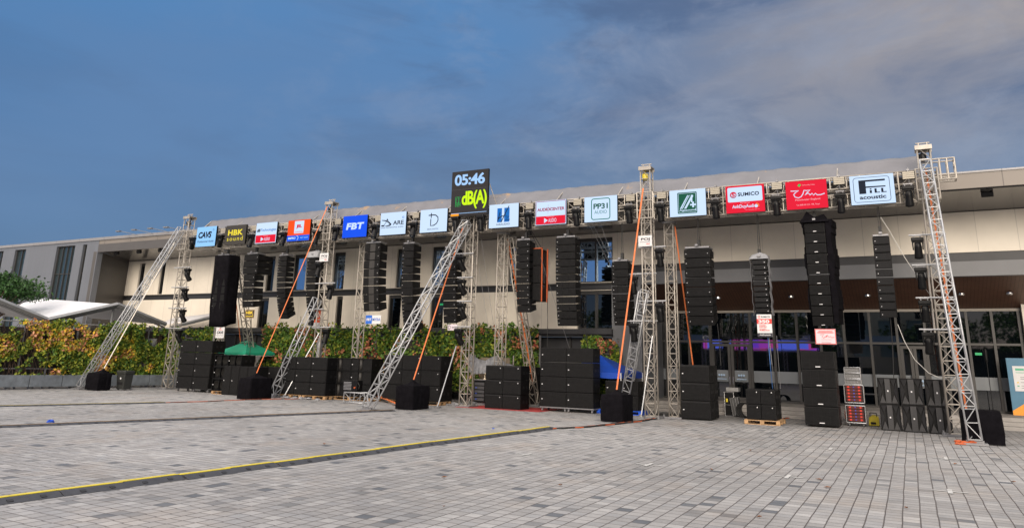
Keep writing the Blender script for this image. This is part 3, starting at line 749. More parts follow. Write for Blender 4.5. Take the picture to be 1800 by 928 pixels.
nx, ny = 240, 8; xa, xb = X1+.35, X5-.1; vsx = []
for i in range(nx+1):
    for j in range(ny+1):
        u = i/nx; v = j/ny; x = xa+(xb-xa)*u
        sag = .05*math.sin(v*math.pi)*(1+.8*math.sin(x*1.9))+.02*noise.noise(Vector((x*1.3, v*3, 0)))+.012*math.sin(x*9+v*4)
        vsx.append((x, YT+.3+.85*v, 7.92+.82*v-sag+(.03*noise.noise(Vector((x*.5, 0, 4))) if v > .9 else 0)))
w = MB(); w.add(vsx, [(i*(ny+1)+j, (i+1)*(ny+1)+j, (i+1)*(ny+1)+j+1, i*(ny+1)+j+1) for i in range(nx) for j in range(ny)])
o = w.build('sheet', tarp_mat(), t, smooth=True); md = o.modifiers.new('thick', 'SOLIDIFY'); md.thickness = .01
w = MB(); zr = 8.62
for x in np.arange(xa, xb, 2.6): w.tube((x, YT+.2, 7.93), (x, YT+1.12, zr), .02); w.tube((x, YT+1.12, zr), (x, YT+.25, 7.0), .02)
w.tube((xa, YT+1.13, zr), (xb, YT+1.13, zr), .022); w.tube((xa, YT+.3, 7.9), (xa, YT+1.1, 8.68), .03)
w.build('sheet_frame', ALU, t)

# ================================================================ screens and graphics
def txt(parent, body, x0, x1, z0, z1, y, m, bold=0., shear=0., name='lettering', space=1.):
    cu = bpy.data.curves.new('t', 'FONT'); cu.body = body; cu.size = 1; cu.offset = bold; cu.shear = shear; cu.space_character = space
    cu.resolution_u = 4
    ob = bpy.data.objects.new('t', cu); me = bpy.data.meshes.new_from_object(ob); bpy.data.objects.remove(ob)
    n = len(me.vertices); co = np.empty(n*3); me.vertices.foreach_get('co', co); co = co.reshape(-1, 3)
    mn, mx2 = co.min(0), co.max(0); off = parent_world(parent)
    out = np.empty_like(co)
    out[:, 0] = x0+(co[:, 0]-mn[0])/(mx2[0]-mn[0]+1e-9)*(x1-x0)-off.x
    out[:, 2] = z0+(co[:, 1]-mn[1])/(mx2[1]-mn[1]+1e-9)*(z1-z0)-off.z
    out[:, 1] = y-off.y
    me.vertices.foreach_set('co', out.ravel()); me.materials.clear(); me.materials.append(m); me.update()
    o = bpy.data.objects.new(name, me); C.objects.link(o); o.parent = parent; me.name = name
    return o
class Sign:
    def __init__(s, name, label, cat, L_, R_, T_, B_, Y, m, thick=.1, group=None, body=PLAST):
        cxm = (L_+R_)/2; cym = (T_+B_)/2
        s.x0 = P(L_, cym, Y).x; s.x1 = P(R_, cym, Y).x; s.z1 = P(cxm, T_, Y).z; s.z0 = P(cxm, B_, Y).z; s.Y = Y
        s.t = thing(name, label, cat, ((s.x0+s.x1)/2, Y, s.z0), group)
        w = MB(); w.bb(s.x0, s.x1, Y, Y+thick, s.z0, s.z1); w.build('housing', body, s.t)
        w = MB(); w.bb(s.x0, s.x1, Y-.004, Y-.001, s.z0, s.z1); w.build('display' if cat != 'placard' else 'face', m, s.t)
        s.k = 0
    def X(s, u): return s.x0+(s.x1-s.x0)*u
    def Z(s, v): return s.z0+(s.z1-s.z0)*v
    def lay(s): s.k += 1; return s.Y-.005-.003*s.k
    def text(s, b, u0, u1, v0, v1, m, bold=.0, shear=0, space=1.): return txt(s.t, b, s.X(u0), s.X(u1), s.Z(v0), s.Z(v1), s.lay(), m, bold, shear, space=space)
    def rect(s, u0, u1, v0, v1, m, name='emblem'):
        y = s.lay(); w = MB(); w.poly([(s.X(u0), y, s.Z(v0)), (s.X(u1), y, s.Z(v0)), (s.X(u1), y, s.Z(v1)), (s.X(u0), y, s.Z(v1))]); w.build(name, m, s.t)
    def poly(s, pts, m, name='emblem'):
        y = s.lay(); w = MB(); w.poly([(s.X(u), y, s.Z(v)) for u, v in pts]); w.build(name, m, s.t, tri=True)
    def line(s, pts, wd, m, name='emblem', closed=False):
        """stroke of constant width (fraction of the height), laid flat"""
        y = s.lay(); hw = (s.z1-s.z0)*wd/2; q_ = [Vector((s.X(u), 0, s.Z(v))) for u, v in pts]; n = len(q_)
        w = MB(); a = []
        for i in range(n):
            p0 = q_[(i-1) % n] if (closed or i > 0) else q_[i]; p1 = q_[(i+1) % n] if (closed or i < n-1) else q_[i]
            d = (p1-p0).normalized(); nr = Vector((-d.z, 0, d.x)); a.append((q_[i]+nr*hw, q_[i]-nr*hw))
        vs = []; 
        for l_, r2 in a: vs += [(l_.x, y, l_.z), (r2.x, y, r2.z)]
        m_ = n if closed else n-1
        w.add(vs, [(2*i, 2*i+1, (2*((i+1) % n))+1, 2*((i+1) % n)) for i in range(m_)]); w.build(name, m, s.t)
    def rrect(s, u0, u1, v0, v1, r, wd, m):
        asp = (s.x1-s.x0)/(s.z1-s.z0); pts = []
        for cu, cv, a0 in ((u1-r/asp, v1-r, 0), (u0+r/asp, v1-r, 90), (u0+r/asp, v0+r, 180), (u1-r/asp, v0+r, 270)):
            for k_ in range(6): a = R(a0+k_*18); pts.append((cu+math.cos(a)*r/asp, cv+math.sin(a)*r))
        if wd: s.line(pts, wd, m, 'border', True)
        else: s.poly(pts, m, 'border')
def ell(cu, cv, ru, rv, a0, a1, n=20): return [(cu+ru*math.cos(R(a0+(a1-a0)*i/n)), cv+rv*math.sin(R(a0+(a1-a0)*i/n))) for i in range(n+1)]
YS = YT-.42
SG = 'lit screens along the header truss'
def screen(label, *a): return Sign('led_screen', label, 'screen', *a[:4], YS, a[4], group=SG)
s = screen('pale blue screen with dark slanted lettering, leftmost of the row', 345.5, 379.2, 398.8, 433, emi('paleblue', (150, 205, 255)))
s.text('CAVS', .1, .78, .42, .75, LBD, .05, .15, .95); s.text('Professional Audio', .08, .92, .2, .31, LBD, .01, .35); s.line(ell(.86, .82, .035, .04, 0, 360, 12), .015, LBD)
s = screen('charcoal screen with yellow lettering, second from the left', 396.7, 431.7, 396, 429.7, LG)
s.text('HBK', .12, .86, .48, .77, LYE, .035, 0, 1.05); s.text('sound', .1, .88, .2, .42, LYE, .0, 0, 1.25)
s = screen('white screen with a red bottom strip, third from the left', 450, 486, 391.5, 427.3, LW)
s.rect(.02, .98, .03, .4, LR); s.text('dB', .05, .22, .56, .71, LBD, .05, .1); s.text('Technologies', .23, .97, .54, .71, LTQ, .012); s.poly([(.28, .1), (.28, .3), (.42, .2)], LW); s.text('AUDIO', .44, .72, .12, .27, LW, .01); s.text('Phan phoi boi', .4, .62, .32, .36, LPINK)
s = screen('orange screen with a white square emblem and blue bottom strip', 506, 544.7, 386.8, 423.3, LO)
s.rect(0, 1, 0, .27, LB); s.rect(.3, .72, .36, .95, LW); s.text('JBL', .38, .64, .58, .78, LRD, .04, 0, .85); s.rect(.3, .72, .40, .415, LO); s.text('PROFESSIONAL', .36, .66, .42, .46, LRD)
s.text('BMPRO', .06, .4, .09, .19, LW, .04, .15); s.line(ell(.46, .14, .06, .09, -80, 110, 12), .025, LW); s.text('VIET NAM', .6, .95, .1, .18, LLB)
s = screen('plain bright blue screen with white lettering', 603, 645, 379.2, 417, emi('royal', (6, 82, 240)))
s.text('FBT', .14, .88, .36, .67, LW, .045, .12, 1.05)
s = screen('white screen with black swoosh lettering, just right of the bright blue screen', 668.8, 713.4, 373.5, 412.4, LW)
s.text('ARE', .5, .92, .43, .62, LBD, .02); s.poly([(.05, .66), (.07, .69), (.2, .67), (.36, .58), (.45, .47), (.4, .4), (.28, .38), (.16, .4), (.3, .43), (.38, .47), (.3, .56), (.18, .63)], LBD); s.poly([(.26, .76), (.31, .66), (.34, .62), (.26, .64)], LBD)
s.line([(.27, .73), (.22, .55), (.15, .43)], .025, LBD); s.poly(ell(.11, .42, .07, .035, 0, 360, 14)[:-1], LBD); s.text('DARE PROFESSIONAL AUDIO', .05, .92, .3, .355, LBD, .01); s.line(ell(.9, .74, .035, .045, 0, 360, 12), .015, LTQ); s.text('R', .89, .91, .72, .76, LTQ)
s = screen('white screen with a thin letter D crossed like a musical sign, left of the clock', 738.9, 785.9, 368, 407.9, LW)
s.line([(.41, .84), (.41, .62)], .045, LBD); s.line([(.31, .74), (.5, .75), (.58, .73), (.66, .64), (.67, .5), (.62, .37), (.52, .29), (.4, .28), (.4, .58)], .045, LBD); s.text('DBACOUSTIC', .28, .7, .1, .16, LBD, .01)
s = screen('white screen with a black signature over a blue block emblem, right of the clock', 860, 911.4, 358.8, 399.9, LW)
s.rect(.28, .44, .23, .83, LTQ); s.rect(.52, .7, .23, .83, LTQ)
s.line([(.38, .66), (.3, .28), (.36, .42), (.46, .5)], .04, LBD); s.line([(.68, .9), (.56, .6), (.42, .22)], .04, LBD); s.line([(.3, .4), (.58, .54)], .03, LBD); s.line([(.56, .46), (.68, .46), (.56, .3), (.72, .32)], .035, LBD); s.text('HZAUDIO', .27, .72, .1, .17, LBD, .02, 0, 1.1)
s = screen('white screen with maroon lettering, a starburst and a red bottom panel', 941.5, 995.3, 352.4, 394.9, LW)
s.rrect(.02, .98, .03, .97, .04, .02, LMAR); s.rect(.03, .97, .04, .36, LR); s.text('AUDIOCENTER', .06, .95, .57, .70, LMAR, .03, 0, .95)
for a in range(8): s.line([(.42+.02*math.cos(a*.785), .64+.02*math.sin(a*.785)), (.42+.11*math.cos(a*.785), .64+(.19 if a % 2 == 0 else .12)*math.sin(a*.785))], .008, LMAR)
s.poly([(.3, .07), (.3, .28), (.42, .175)], LW); s.text('AUDIO', .44, .7, .09, .25, LW, .0); s.text('Phan phoi boi', .38, .62, .30, .34, LPINK)
s = screen('white screen with a green rounded frame around green lettering', 1027.5, 1085, 345.2, 389.4, LW)
s.rrect(.22, .78, .09, .91, .09, .035, LGR); s.text('PP31', .28, .72, .5, .72, LGD, .03, 0, .95); s.text('AUDIO', .31, .69, .31, .44, LGR, .0)
s = screen('white screen with a solid dark green emblem of a striped letter A', 1177.2, 1240.9, 333.3, 380, LW)
s.rrect(.22, .76, .1, .9, .04, 0, LGD); s.rrect(.25, .73, .14, .86, .03, .012, LW)
s.poly([(.28, .28), (.36, .28), (.58, .78), (.5, .78)], LW); s.poly([(.4, .28), (.46, .28), (.66, .72), (.66, .78), (.62, .78)], LW); s.line([(.33, .28), (.54, .78)], .018, LGD); s.line([(.37, .28), (.57, .78)], .012, LGD); s.line([(.62, .78), (.62, .5)], .05, LW)
s.rect(.57, .74, .38, .44, LW); s.rect(.63, .68, .31, .52, LW); s.text('Agasound', .27, .73, .165, .26, LW, .02)
s = screen('red screen with a white upper panel and orange dotted lettering below', 1276, 1344, 325.6, 373.6, LR)
s.rrect(.05, .95, .4, .94, .05, 0, LW); s.text('SUMICO', .32, .87, .6, .74, LBD, .035, 0, 1.05)
s.line(ell(.2, .66, .075, .1, 20, 200, 14), .04, LRD); s.line(ell(.2, .66, .075, .1, 200, 380, 14), .03, LMAR); s.text('S', .155, .245, .59, .74, LRD, .05)
s.text('Phan phoi boi', .38, .62, .32, .36, LPINK); s.text('AnhDuyAudi', .16, .72, .13, .29, LW, .02); s.poly(ell(.78, .21, .045, .06, 0, 360, 16)[:-1], LW); s.line(ell(.78, .21, .07, .1, -20, 90, 8), .02, LAMB); s.text('cho cuoc song them vui', .5, .86, .07, .1, LPINK)
s = screen('plain red screen with a white handwritten signature, second from the right', 1381.6, 1454.4, 317.5, 367.2, LR)
s.line([(.12, .66), (.2, .655), (.32, .655), (.24, .6), (.19, .53), (.22, .44), (.3, .4), (.37, .44), (.42, .54), (.45, .66), (.5, .64), (.6, .655), (.52, .57), (.46, .48), (.54, .55), (.58, .5), (.58, .47), (.64, .53), (.67, .46), (.72, .52), (.76, .46), (.84, .46), (.94, .5)], .03, LW)
s.text('Manchester England', .22, .82, .28, .36, LPINK, .0); s.text('Tel: 0908 331 313 - MR. Thanh', .24, .8, .12, .17, LPINK); s.poly([(.3, .83), (.33, .89), (.38, .88), (.375, .82), (.35, .82), (.35, .77), (.33, .8)], LLIT); s.text('SSL Pro Audio Techno', .41, .72, .82, .86, LPINK)
s = screen('white screen with a big dark letter F in a rounded border, rightmost of the row', 1494.6, 1572.7, 307.3, 358.8, LW)
s.rrect(.08, .9, .08, .92, .09, .016, LBD); s.poly([(.2, .36), (.36, .36), (.36, .54), (.36, .56), (.8, .56), (.81, .58), (.8, .6), (.36, .61), (.36, .77), (.8, .77), (.81, .80), (.8, .83), (.2, .83)], LBD)
s.rect(.44, .49, .37, .47, LBD); s.poly(ell(.465, .51, .025, .022, 0, 360, 10)[:-1], LBD)
for u in (.55, .7): s.poly([(u, .37), (u+.12, .37), (u+.12, .4), (u+.05, .4), (u+.05, .52), (u, .52)], LBD)
s.text('acoustic', .2, .8, .17, .3, LBD, .03)
# clock
s = Sign('clock_screen', 'tall dark screen showing a pale clock time above a lime sound level reading', 'screen', 793.8, 857.7, 300, 378.8, YS-.12, LSK)
s.text('05:46', .08, .91, .68, .93, LLB, .03, 0, .95); s.rect(0, 1, .585, .59, LK); s.rect(.02, .98, .055, .065, LLB); s.rect(.01, .23, -.005+.01, .055, LAMB)
s.text('dB(A)', .3, .98, .14, .545, LLIME, .03, 0, .9)
for u in (.13, .21):
    s.line([(u+.065, .43), (u, .43), (u, .21), (u+.06, .21), (u+.06, .3), (u, .3)], .006, LLIT)
    s.line([(u+.065, .40), (u+.02, .40), (u+.02, .235), (u+.04, .235), (u+.04, .275)], .006, LLIT)
w = MB(); w.tube((s.x1-.1, YS+.1, s.z1-.5), (s.x1+.25, YT-.2, HZ1), .02); w.tube((s.x0+.2, YS+.0, s.z0+.2), (s.x0+.2, YT-.22, HZ1-.1), .03); w.tube((s.x1-.2, YS+.0, s.z0+.2), (s.x1-.2, YT-.22, HZ1-.1), .03)
w.tube((s.x0+.2, YS+.02, s.z0), (s.x0+.2, YS+.02, s.z1), .03); w.tube((s.x1-.2, YS+.02, s.z0), (s.x1-.2, YS+.02, s.z1), .03); w.build('support_arm', ALU, s.t)

# ---------------------------------------------------------------- moving heads and strobes
def head_proto():
    t = thing('moving_head_lamp', 'x', 'stage lamp', (0, 0, 0), 'moving head lamps')
    w = MB(); w.box((0, 0, -.08), (.34, .24, .11)); w.build('base', PLAST, t, .02)
    w = MB()
    for a in (-1, 1): w.tube((a*.09, 0, -.03), (a*.09, 0, .05), .02)
    w.box((0, 0, .045), (.26, .07, .03))
    w.build('clamp', STEEL, t)
    w = MB()
    for a in (-1, 1): w.prism([(a*.155, -.07, -.13), (a*.155, .07, -.13), (a*.15, .05, -.40), (a*.15, -.05, -.40)], (-a*.035, 0, 0))
    w.box((0, 0, -.15), (.31, .14, .05)); w.build('yoke', PLAST, t, .01)
    return t
def add_head(t, tilt, swing):
    rot = Matrix.Rotation(swing, 3, 'Z') @ Matrix.Rotation(tilt, 3, 'X')
    ax = rot @ Vector((0, 0, -1)); o_ = Vector((0, 0, -.36))
    w = MB(); w.lathe(o_, [(.03, -.19), (.09, -.17), (.105, -.05), (.11, .1), (.125, .24), (.125, .30), (.1, .31)], 14, ax)
    h = w.build('lamp_head', PLAST, t, smooth=True)
    w = MB(); w.lathe(o_+ax*.311, [(.092, 0), (.06, .015), (.01, .022)], 14, ax); w.build('lens', LENS, h, smooth=True)
protos = []
for i, (tl, sw) in enumerate(((.25, 0), (-.35, .2), (.55, -.5), (.9, .9), (.15, .2))):
    p = head_proto(); add_head(p, tl, sw); protos.append(p)
CHused = [False]*5
def place_head(i, loc, label):
    if not CHused[i]: CHused[i] = True; kk = protos[i]; kk.location = loc; kk['label'] = label; CH[kk.name] = [(a, kids(a)) for a in kids(kk)]; return kk
    return dup(protos[i], loc, label)
names = ['the pale blue leftmost screen', 'the charcoal screen', 'the white and red third screen', 'the orange screen', 'the plain blue screen', 'the white swoosh screen', 'the crossed D screen', 'the clock screen', 'the blue block emblem screen', 'the starburst screen', 'the green framed screen', 'the solid green emblem screen', 'the red and white panel screen', 'the red signature screen', 'the big F screen']
hp = [(338, 429, 'left of '+names[0], 3), (387, 425, 'between %s and %s' % (names[0], names[1]), 3), (441, 424, 'between %s and %s' % (names[1], names[2]), 1), (498, 421, 'between %s and %s' % (names[2], names[3]), 1), (556, 419, 'between %s and the second tower' % names[3], 1), (590, 412, 'between the second tower and %s' % names[4], 1), (659, 408, 'between %s and %s' % (names[4], names[5]), 1), (727, 405, 'between %s and %s' % (names[5], names[6]), 1), (801, 395, 'under the left end of %s' % names[7], 4), (845, 393, 'under the right end of %s' % names[7], 4), (929, 389, 'between %s and %s' % (names[8], names[9]), 4), (1013, 383, 'between %s and %s' % (names[9], names[10]), 0), (1106, 378, 'between %s and the strapped tower' % names[10], 0), (1161, 375, 'between the strapped tower and %s' % names[11], 0), (1258, 369, 'between %s and %s' % (names[11], names[12]), 0), (1365, 363, 'between %s and %s' % (names[12], names[13]), 0), (1478, 358, 'between %s and %s' % (names[13], names[14]), 0), (1598, 346, 'between %s and the rightmost tower' % names[14], 0)]
def short(s_): return ' '.join(s_.split())
st_slat = mat('strobe_slat', (.36, .33, .27), .5, .2, .1, 20)
sp = None
for px_, py_, where, i in hp:
    c = P(px_, py_, YT-.5)
    place_head(i, (c.x, YT-.5, c.z+.36), short('lamp '+where))
    if 'clock' in where: continue
    zz = HZ1-.17; loc = (c.x+random.uniform(-.03, .05), YT-.38, zz)
    lab = short('slatted panel '+where)
    if sp is None:
        sp = thing('strobe_panel', lab, 'strobe light', loc, 'slatted strobe panels on the header truss')
        w = MB(); w.box((loc[0], loc[1]+.05, zz), (.36, .1, .25)); w.build('housing', PLAST, sp, .01)
        w = MB()
        for j in range(4): w.box((loc[0], loc[1]-.008, zz-.09+j*.06), (.33, .02, .05))
        w.build('louvre', st_slat, sp)
        w = MB(); w.tube((loc[0], loc[1]+.08, zz+.12), (loc[0], loc[1]+.1, zz+.26), .018); w.box((loc[0], loc[1]+.12, zz+.2), (.07, .08, .06)); w.build('clamp', STEEL, sp); w = MB(); w.tube((loc[0], loc[1]+.05, zz-.12), (loc[0], loc[1]+.1, zz-.24), .018); w.build('bracket', STEEL, sp)
    else: dup(sp, loc, lab)
def side_head(px_, py_, Y, label, i, tx, barlen=None):
    c = P(px_, py_, Y); z = c.z+.36
    place_head(i, (c.x, Y, z), label)
    bars.append((c.x, Y, z+.06, tx))
bars = []
ordn = ['top', 'second', 'third', 'lowest']
for k_, (x, y) in enumerate(((329, 484), (324, 519), (320, 556), (313, 592))): side_head(x, y, YT-.3, '%s of four lamps hanging down the leftmost tower' % ordn[k_], 2, X1)
for k_, (x, y) in enumerate(((560, 475), (581, 514), (549, 560), (573, 592))): side_head(x, y, YT-.3, '%s of four lamps hanging beside the second tower from the left' % ordn[k_], 1, X2)
for k_, (x, y) in enumerate(((810, 464), (811, 506), (811, 548), (806, 593))): side_head(x, y, YT-.35, '%s of four lamps hanging on the tower under the clock screen' % ordn[k_], 2, X3)
for k_, (x, y) in enumerate(((1160, 454), (1161, 550))): side_head(x, y, YT-.2, '%s lamp on the right side of the orange-strapped tower' % ('upper', 'lower')[k_], 0, X4)
for k_, (x, y) in enumerate(((1113, 502), (1114, 585))): side_head(x, y, YT-.1, '%s lamp on the left side of the orange-strapped tower' % ('upper', 'lower')[k_], 0, X4)
for k_, (x, y) in enumerate(((1614, 437), (1620, 490), (1627, 548), (1633, 604))): side_head(x, y, YT-.25, '%s of four lamps stacked left of the rightmost tower' % ordn[k_], 0, X5)
dn = {X1: 'leftmost tower', X2: 'second tower', X3: 'tower under the clock screen', X4: 'orange-strapped tower', X5: 'rightmost tower'}
for k_, (tx, nm) in enumerate(dn.items()):
    bb_ = [b for b in bars if b[3] == tx]
    t = thing('lamp_bar', 'scaffold pole and cross bars holding side lamps on the '+nm, 'scaffold bars', (tx, YT-.3, 2), 'lamp bars on the towers')
    for x, Y, z, _ in bb_:
        w = MB(); sgn = 1 if x > tx else -1
        w.tube((x+sgn*.22, Y, z), (tx-sgn*.32, Y, z), .026, 8); w.tube((tx-sgn*.1, Y, z), (tx-sgn*.1, YT-.1, z), .022, 6)
        w.build('cross_bar', ALU2, t)
    if len(bb_) >= 4:
        sgn = -1 if tx == X5 else 1
        xx = tx-.27 if tx == X5 else tx-.12 if tx == X2 else tx+.22
        w = MB(); w.tube((xx, YT-.23, min(b[2] for b in bb_)-.1), (xx, YT-.23, max(b[2] for b in bb_)+.1), .03, 8); w.build('pole', ALU, t)

# ================================================================ line arrays
def array(label, l, r, ytop, ybot, n, depth, amax, Y=YT, front_mat=GRL, cable_top=None, style='std', group='hanging line arrays', badges='l', top_label=None, widen=0):
    xl, xr = P(l, ytop, Y-depth/2).x, P(r, ytop, Y-depth/2).x; W_ = xr-xl; xc = (xl+xr)/2
    ztop = P((l+r)/2, ytop, Y-depth/2).z; zbot = P((l+r)/2, ybot, Y-depth/2).z
    hh = (ztop-zbot)/n/(1-amax**2/9)
    t = thing('line_array', label, 'line array', (xc, Y, zbot), group)
    w = MB(); w.bb(xc-W_*.47, xc+W_*.47, Y-depth*.45, Y+depth*.45, ztop+.02, ztop+.08); w.bb(xc-.05, xc+.05, Y-depth*.6, Y+depth*.6, ztop+.08, ztop+.15); w.build('flying_frame', STEEL if style != 'dark' else PLAST, t, .008)
    zc = cable_top or 6.9
    w = MB()
    for a in (-.035, .035): w.tube((xc+a, Y, ztop+.14), (xc+a*.5, Y, zc), .010, 5)
    w.box((xc, Y, ztop+.26), (.1, .1, .22)); w.build('chain', CABLE, t)
    p = Vector((xc, Y-depth/2, ztop)); 
    for i in range(n):
        a = amax*(i/(n-1))**1.7; ca, sa = math.cos(a), math.sin(a)
        def tr(x, y, z):    # local: x, y back from front face, z down
            return (xc+x, p.y+y*ca+z*sa, p.z+y*sa*1.0-z*ca)
        dd_ = depth*(1+2*widen) if i < 3 else depth; ww_ = W_/2*(1.0+(widen if i < 3 else 0)); g_ = .012; bh = .74
        front = [(-ww_, 0, g_), (ww_, 0, g_), (ww_, 0, hh-g_), (-ww_, 0, hh-g_)]
        zt_, zb__ = hh/2-hh*bh/2, hh/2+hh*bh/2
        mid = [(-ww_, depth*.35, g_+.01), (ww_, depth*.35, g_+.01), (ww_, depth*.35, hh-g_-.01), (-ww_, depth*.35, hh-g_-.01)]
        bk = [(-ww_*.96, dd_, zt_), (ww_*.96, dd_, zt_), (ww_*.96, dd_, zb__), (-ww_*.96, dd_, zb__)]
        w = MB(); w.add([tr(*q_) for q_ in front+mid+bk], [(0, 1, 2, 3), (8, 11, 10, 9)]+[(k2, (k2+1) % 4, 4+(k2+1) % 4, 4+k2) for k2 in range(4)]+[(4+k2, 4+(k2+1) % 4, 8+(k2+1) % 4, 8+k2) for k2 in range(4)])
        cab = w.build('cabinet', BLK, t, .008)
        w = MB(); e = .02
        def pan(x0, x1, z0, z1, yy=-.012): w.add([tr(x0, yy, z0), tr(x1, yy, z0), tr(x1, yy, z1), tr(x0, yy, z1), tr(x0, .0, z0), tr(x1, .0, z0), tr(x1, .0, z1), tr(x0, .0, z1)], [(0, 1, 2, 3), (0, 4, 5, 1), (1, 5, 6, 2), (2, 6, 7, 3), (3, 7, 4, 0)])
        for pa, pb_ in {'horn': ((-1, -.30), (.42, 1)), 'three': ((-1, -.33), (-.3, .3), (.33, 1))}.get(style, ((-1, 1),)):
            w = MB(); pan(max(ww_*pa, -ww_+e), min(ww_*pb_, ww_-e), g_+e, hh-g_-e); w.build('grille', front_mat, cab)
        if style == 'horn':
            w = MB(); pan(-ww_*.28, ww_*.38, g_+.01, hh-g_-.01, -.004); w.build('horn_panel', mat('horn_grey', (.030, .028, .026), .6, 0, .2, 8), cab)
        w = MB(); s2 = .022
        for bx in ((-ww_+.07,) if badges == 'l' else (ww_-.07,) if badges == 'r' else (-ww_+.07, ww_-.07) if badges == 'lr' else (0,)):
            if badges == 'c': w.add([tr(bx-.05, -.016, hh*.8), tr(bx+.05, -.016, hh*.8), tr(bx+.05, -.016, hh*.8+.02), tr(bx-.05, -.016, hh*.8+.02)], [(0, 1, 2, 3)])
            else: w.add([tr(bx-s2/2, -.016, hh/2), tr(bx+s2/2, -.016, hh/2), tr(bx+s2/2, -.016, hh/2+s2), tr(bx-s2/2, -.016, hh/2+s2)], [(0, 1, 2, 3)])
        w.build('badge', BADGE, cab)
        w = MB()     # side handle recess plate, slightly proud
        for sx in (1,):
            for z0, z1 in ((.22, .42), (.55, .75)):
                w.add([tr(ww_*sx+.003, depth*.35, hh*z0), tr(ww_*sx+.003-.004, depth*.72, hh*(.5+(z0-.5)*.8)), tr(ww_*sx+.003-.004, depth*.72, hh*(.5+(z1-.5)*.8)), tr(ww_*sx+.003, depth*.35, hh*z1)], [(0, 1, 2, 3)])
        w.build('side_vent', GRL2, cab)
        p = Vector((xc, p.y+hh*sa, p.z-hh*ca))
    return t, xc, ztop, p, W_
def drape(t, pts_top, pts_bot, m, name='cover', fold=.03, n=10, seedv=0):
    """cloth shell between two closed outlines"""
    k_ = len(pts_top); sub = 6; rows = []
    for j in range(n+1):
        v = j/n; row = []
        for i in range(k_*sub):
            a0, fr = divmod(i, sub); fr /= sub
            pt = Vector(pts_top[a0]).lerp(Vector(pts_top[(a0+1) % k_]), fr); pb = Vector(pts_bot[a0]).lerp(Vector(pts_bot[(a0+1) % k_]), fr)
            p = pt.lerp(pb, v); c = sum((Vector(q_) for q_ in pts_top), Vector())/k_; d = Vector((p.x-c.x, p.y-c.y, 0)).normalized()
            p += d*(fold*noise.noise(Vector((i*.9+seedv, v*2.2, 0)))+fold*.4*math.sin(i*2.1+v*3)*v); row.append(p)
        rows.append(row)
    w = MB(); K = k_*sub; w.add([p for r_ in rows for p in r_], [(j*K+i, j*K+(i+1) % K, (j+1)*K+(i+1) % K, (j+1)*K+i) for j in range(n) for i in range(K)]+[tuple(range(K))[::-1]])
    o = w.build(name, m, t, smooth=True, tri=True); md = o.modifiers.new('thick', 'SOLIDIFY'); md.thickness = .006; return o
# 1 covered array under leftmost gap
t, xc, zt1, pe, W_ = array('tall array wrapped in a black cloth cover, under the charcoal screen', 381, 402, 450, 571, 9, .62, .10, YT-.1)
x0, x1 = xc-W_/2-.05, xc+W_/2+.06; ty = YT-.1
drape(t, [(x0, ty-.37, zt1+.03), (x1, ty-.37, zt1+.03), (x1, ty+.36, zt1+.08), (x0, ty+.36, zt1+.08)], [(x0+.02, pe.y-.06, pe.z-.08), (x1, pe.y-.06, pe.z-.1), (x1+.02, pe.y+.72, pe.z+.12), (x0, pe.y+.72, pe.z+.12)], CLOTH, fold=.05)
array('array of black boxes with two wider ones on top, under the third screen', 433, 452, 447, 540, 8, .6, .12, badges='r', widen=.3)
array('curved array of twelve boxes, under the orange screen, left of an orange strap', 490, 505, 450, 560, 12, .52, .42, badges='l')
t, xc, zt1, pe, W_ = array('array under a grey plastic hood, half hidden behind the second tower', 541, 558, 451, 545, 8, .5, .3, YT+.1)
drape(t, [(xc-.3, YT-.15, zt1+.22), (xc+.3, YT-.1, zt1+.3), (xc+.45, YT+.4, zt1+.2), (xc-.2, YT+.4, zt1+.2)], [(xc-W_/2-.03, YT-.2, zt1-.05), (xc+W_/2+.05, YT-.2, zt1-.05), (xc+W_/2+.05, YT+.4, zt1-.1), (xc-W_/2-.03, YT+.4, zt1-.1)], mat('grey_hood', (.28, .29, .31), .4), 'rain_hood', .04, 5)
array('array with a pale vertical centre slot, just right of the blue screen', 642, 669, 428, 547, 8, .55, .22, style='horn', badges='r')
array('tall curved array of twelve boxes, under the white swoosh screen', 708, 728, 429, 585, 12, .58, .38, badges='l')
array('array partly hidden by the tower with lamps under the clock', 781, 803, 436, 568, 10, .5, .2, badges='r', front_mat=GRL)
array('slim curved array of ten boxes between the blue emblem and starburst screens', 908, 931, 423, 549, 10, .55, .2, badges='r')
array('tall array of twelve wide boxes hanging under the starburst screen', 977, 1011, 418, 573, 12, .55, .2, style='three', badges='l')
array('array of eight tall grilled boxes, just left of the orange-strapped tower', 1075, 1103, 460, 572, 8, .65, .3, badges='l', style='three')
array('wide array hanging on long chains under the solid green emblem screen', 1202, 1247, 437, 572, 8, .7, .32, badges='lr')
t, xc, zt1, pe, W_ = array('small array of ten short boxes wrapped at the edges in clear plastic', 1321, 1347, 456, 550, 10, .4, .32, badges='r', front_mat=GRL2)
plas = mat('clear_plastic', (.24, .245, .26), .3, 0, .1, 5)
w = MB()
for sx in (-1, 1):
    pts = []; 
    for i in range(14):
        v = i/13; pts.append(Vector((xc+sx*(W_/2+.05+.02*math.sin(i*2.1)), YT-.22+(pe.y-YT+.2)*v**2, zt1+.12+(pe.z-zt1-.2)*v)))
    for a, b_ in zip(pts, pts[1:]): w.prism([a, b_, b_+Vector((sx*.01, .3, .02)), a+Vector((sx*.01, .3, .02))], (sx*.008, .01, 0))
w.prism([(xc-W_/2-.08, YT-.24, zt1+.02), (xc+W_/2+.08, YT-.24, zt1+.02), (xc+W_/2, YT-.1, zt1+.17), (xc+.02, YT-.05, zt1+.26), (xc-W_/2, YT-.1, zt1+.17)], (0, .3, 0))
w.build('plastic_wrap', plas, t)
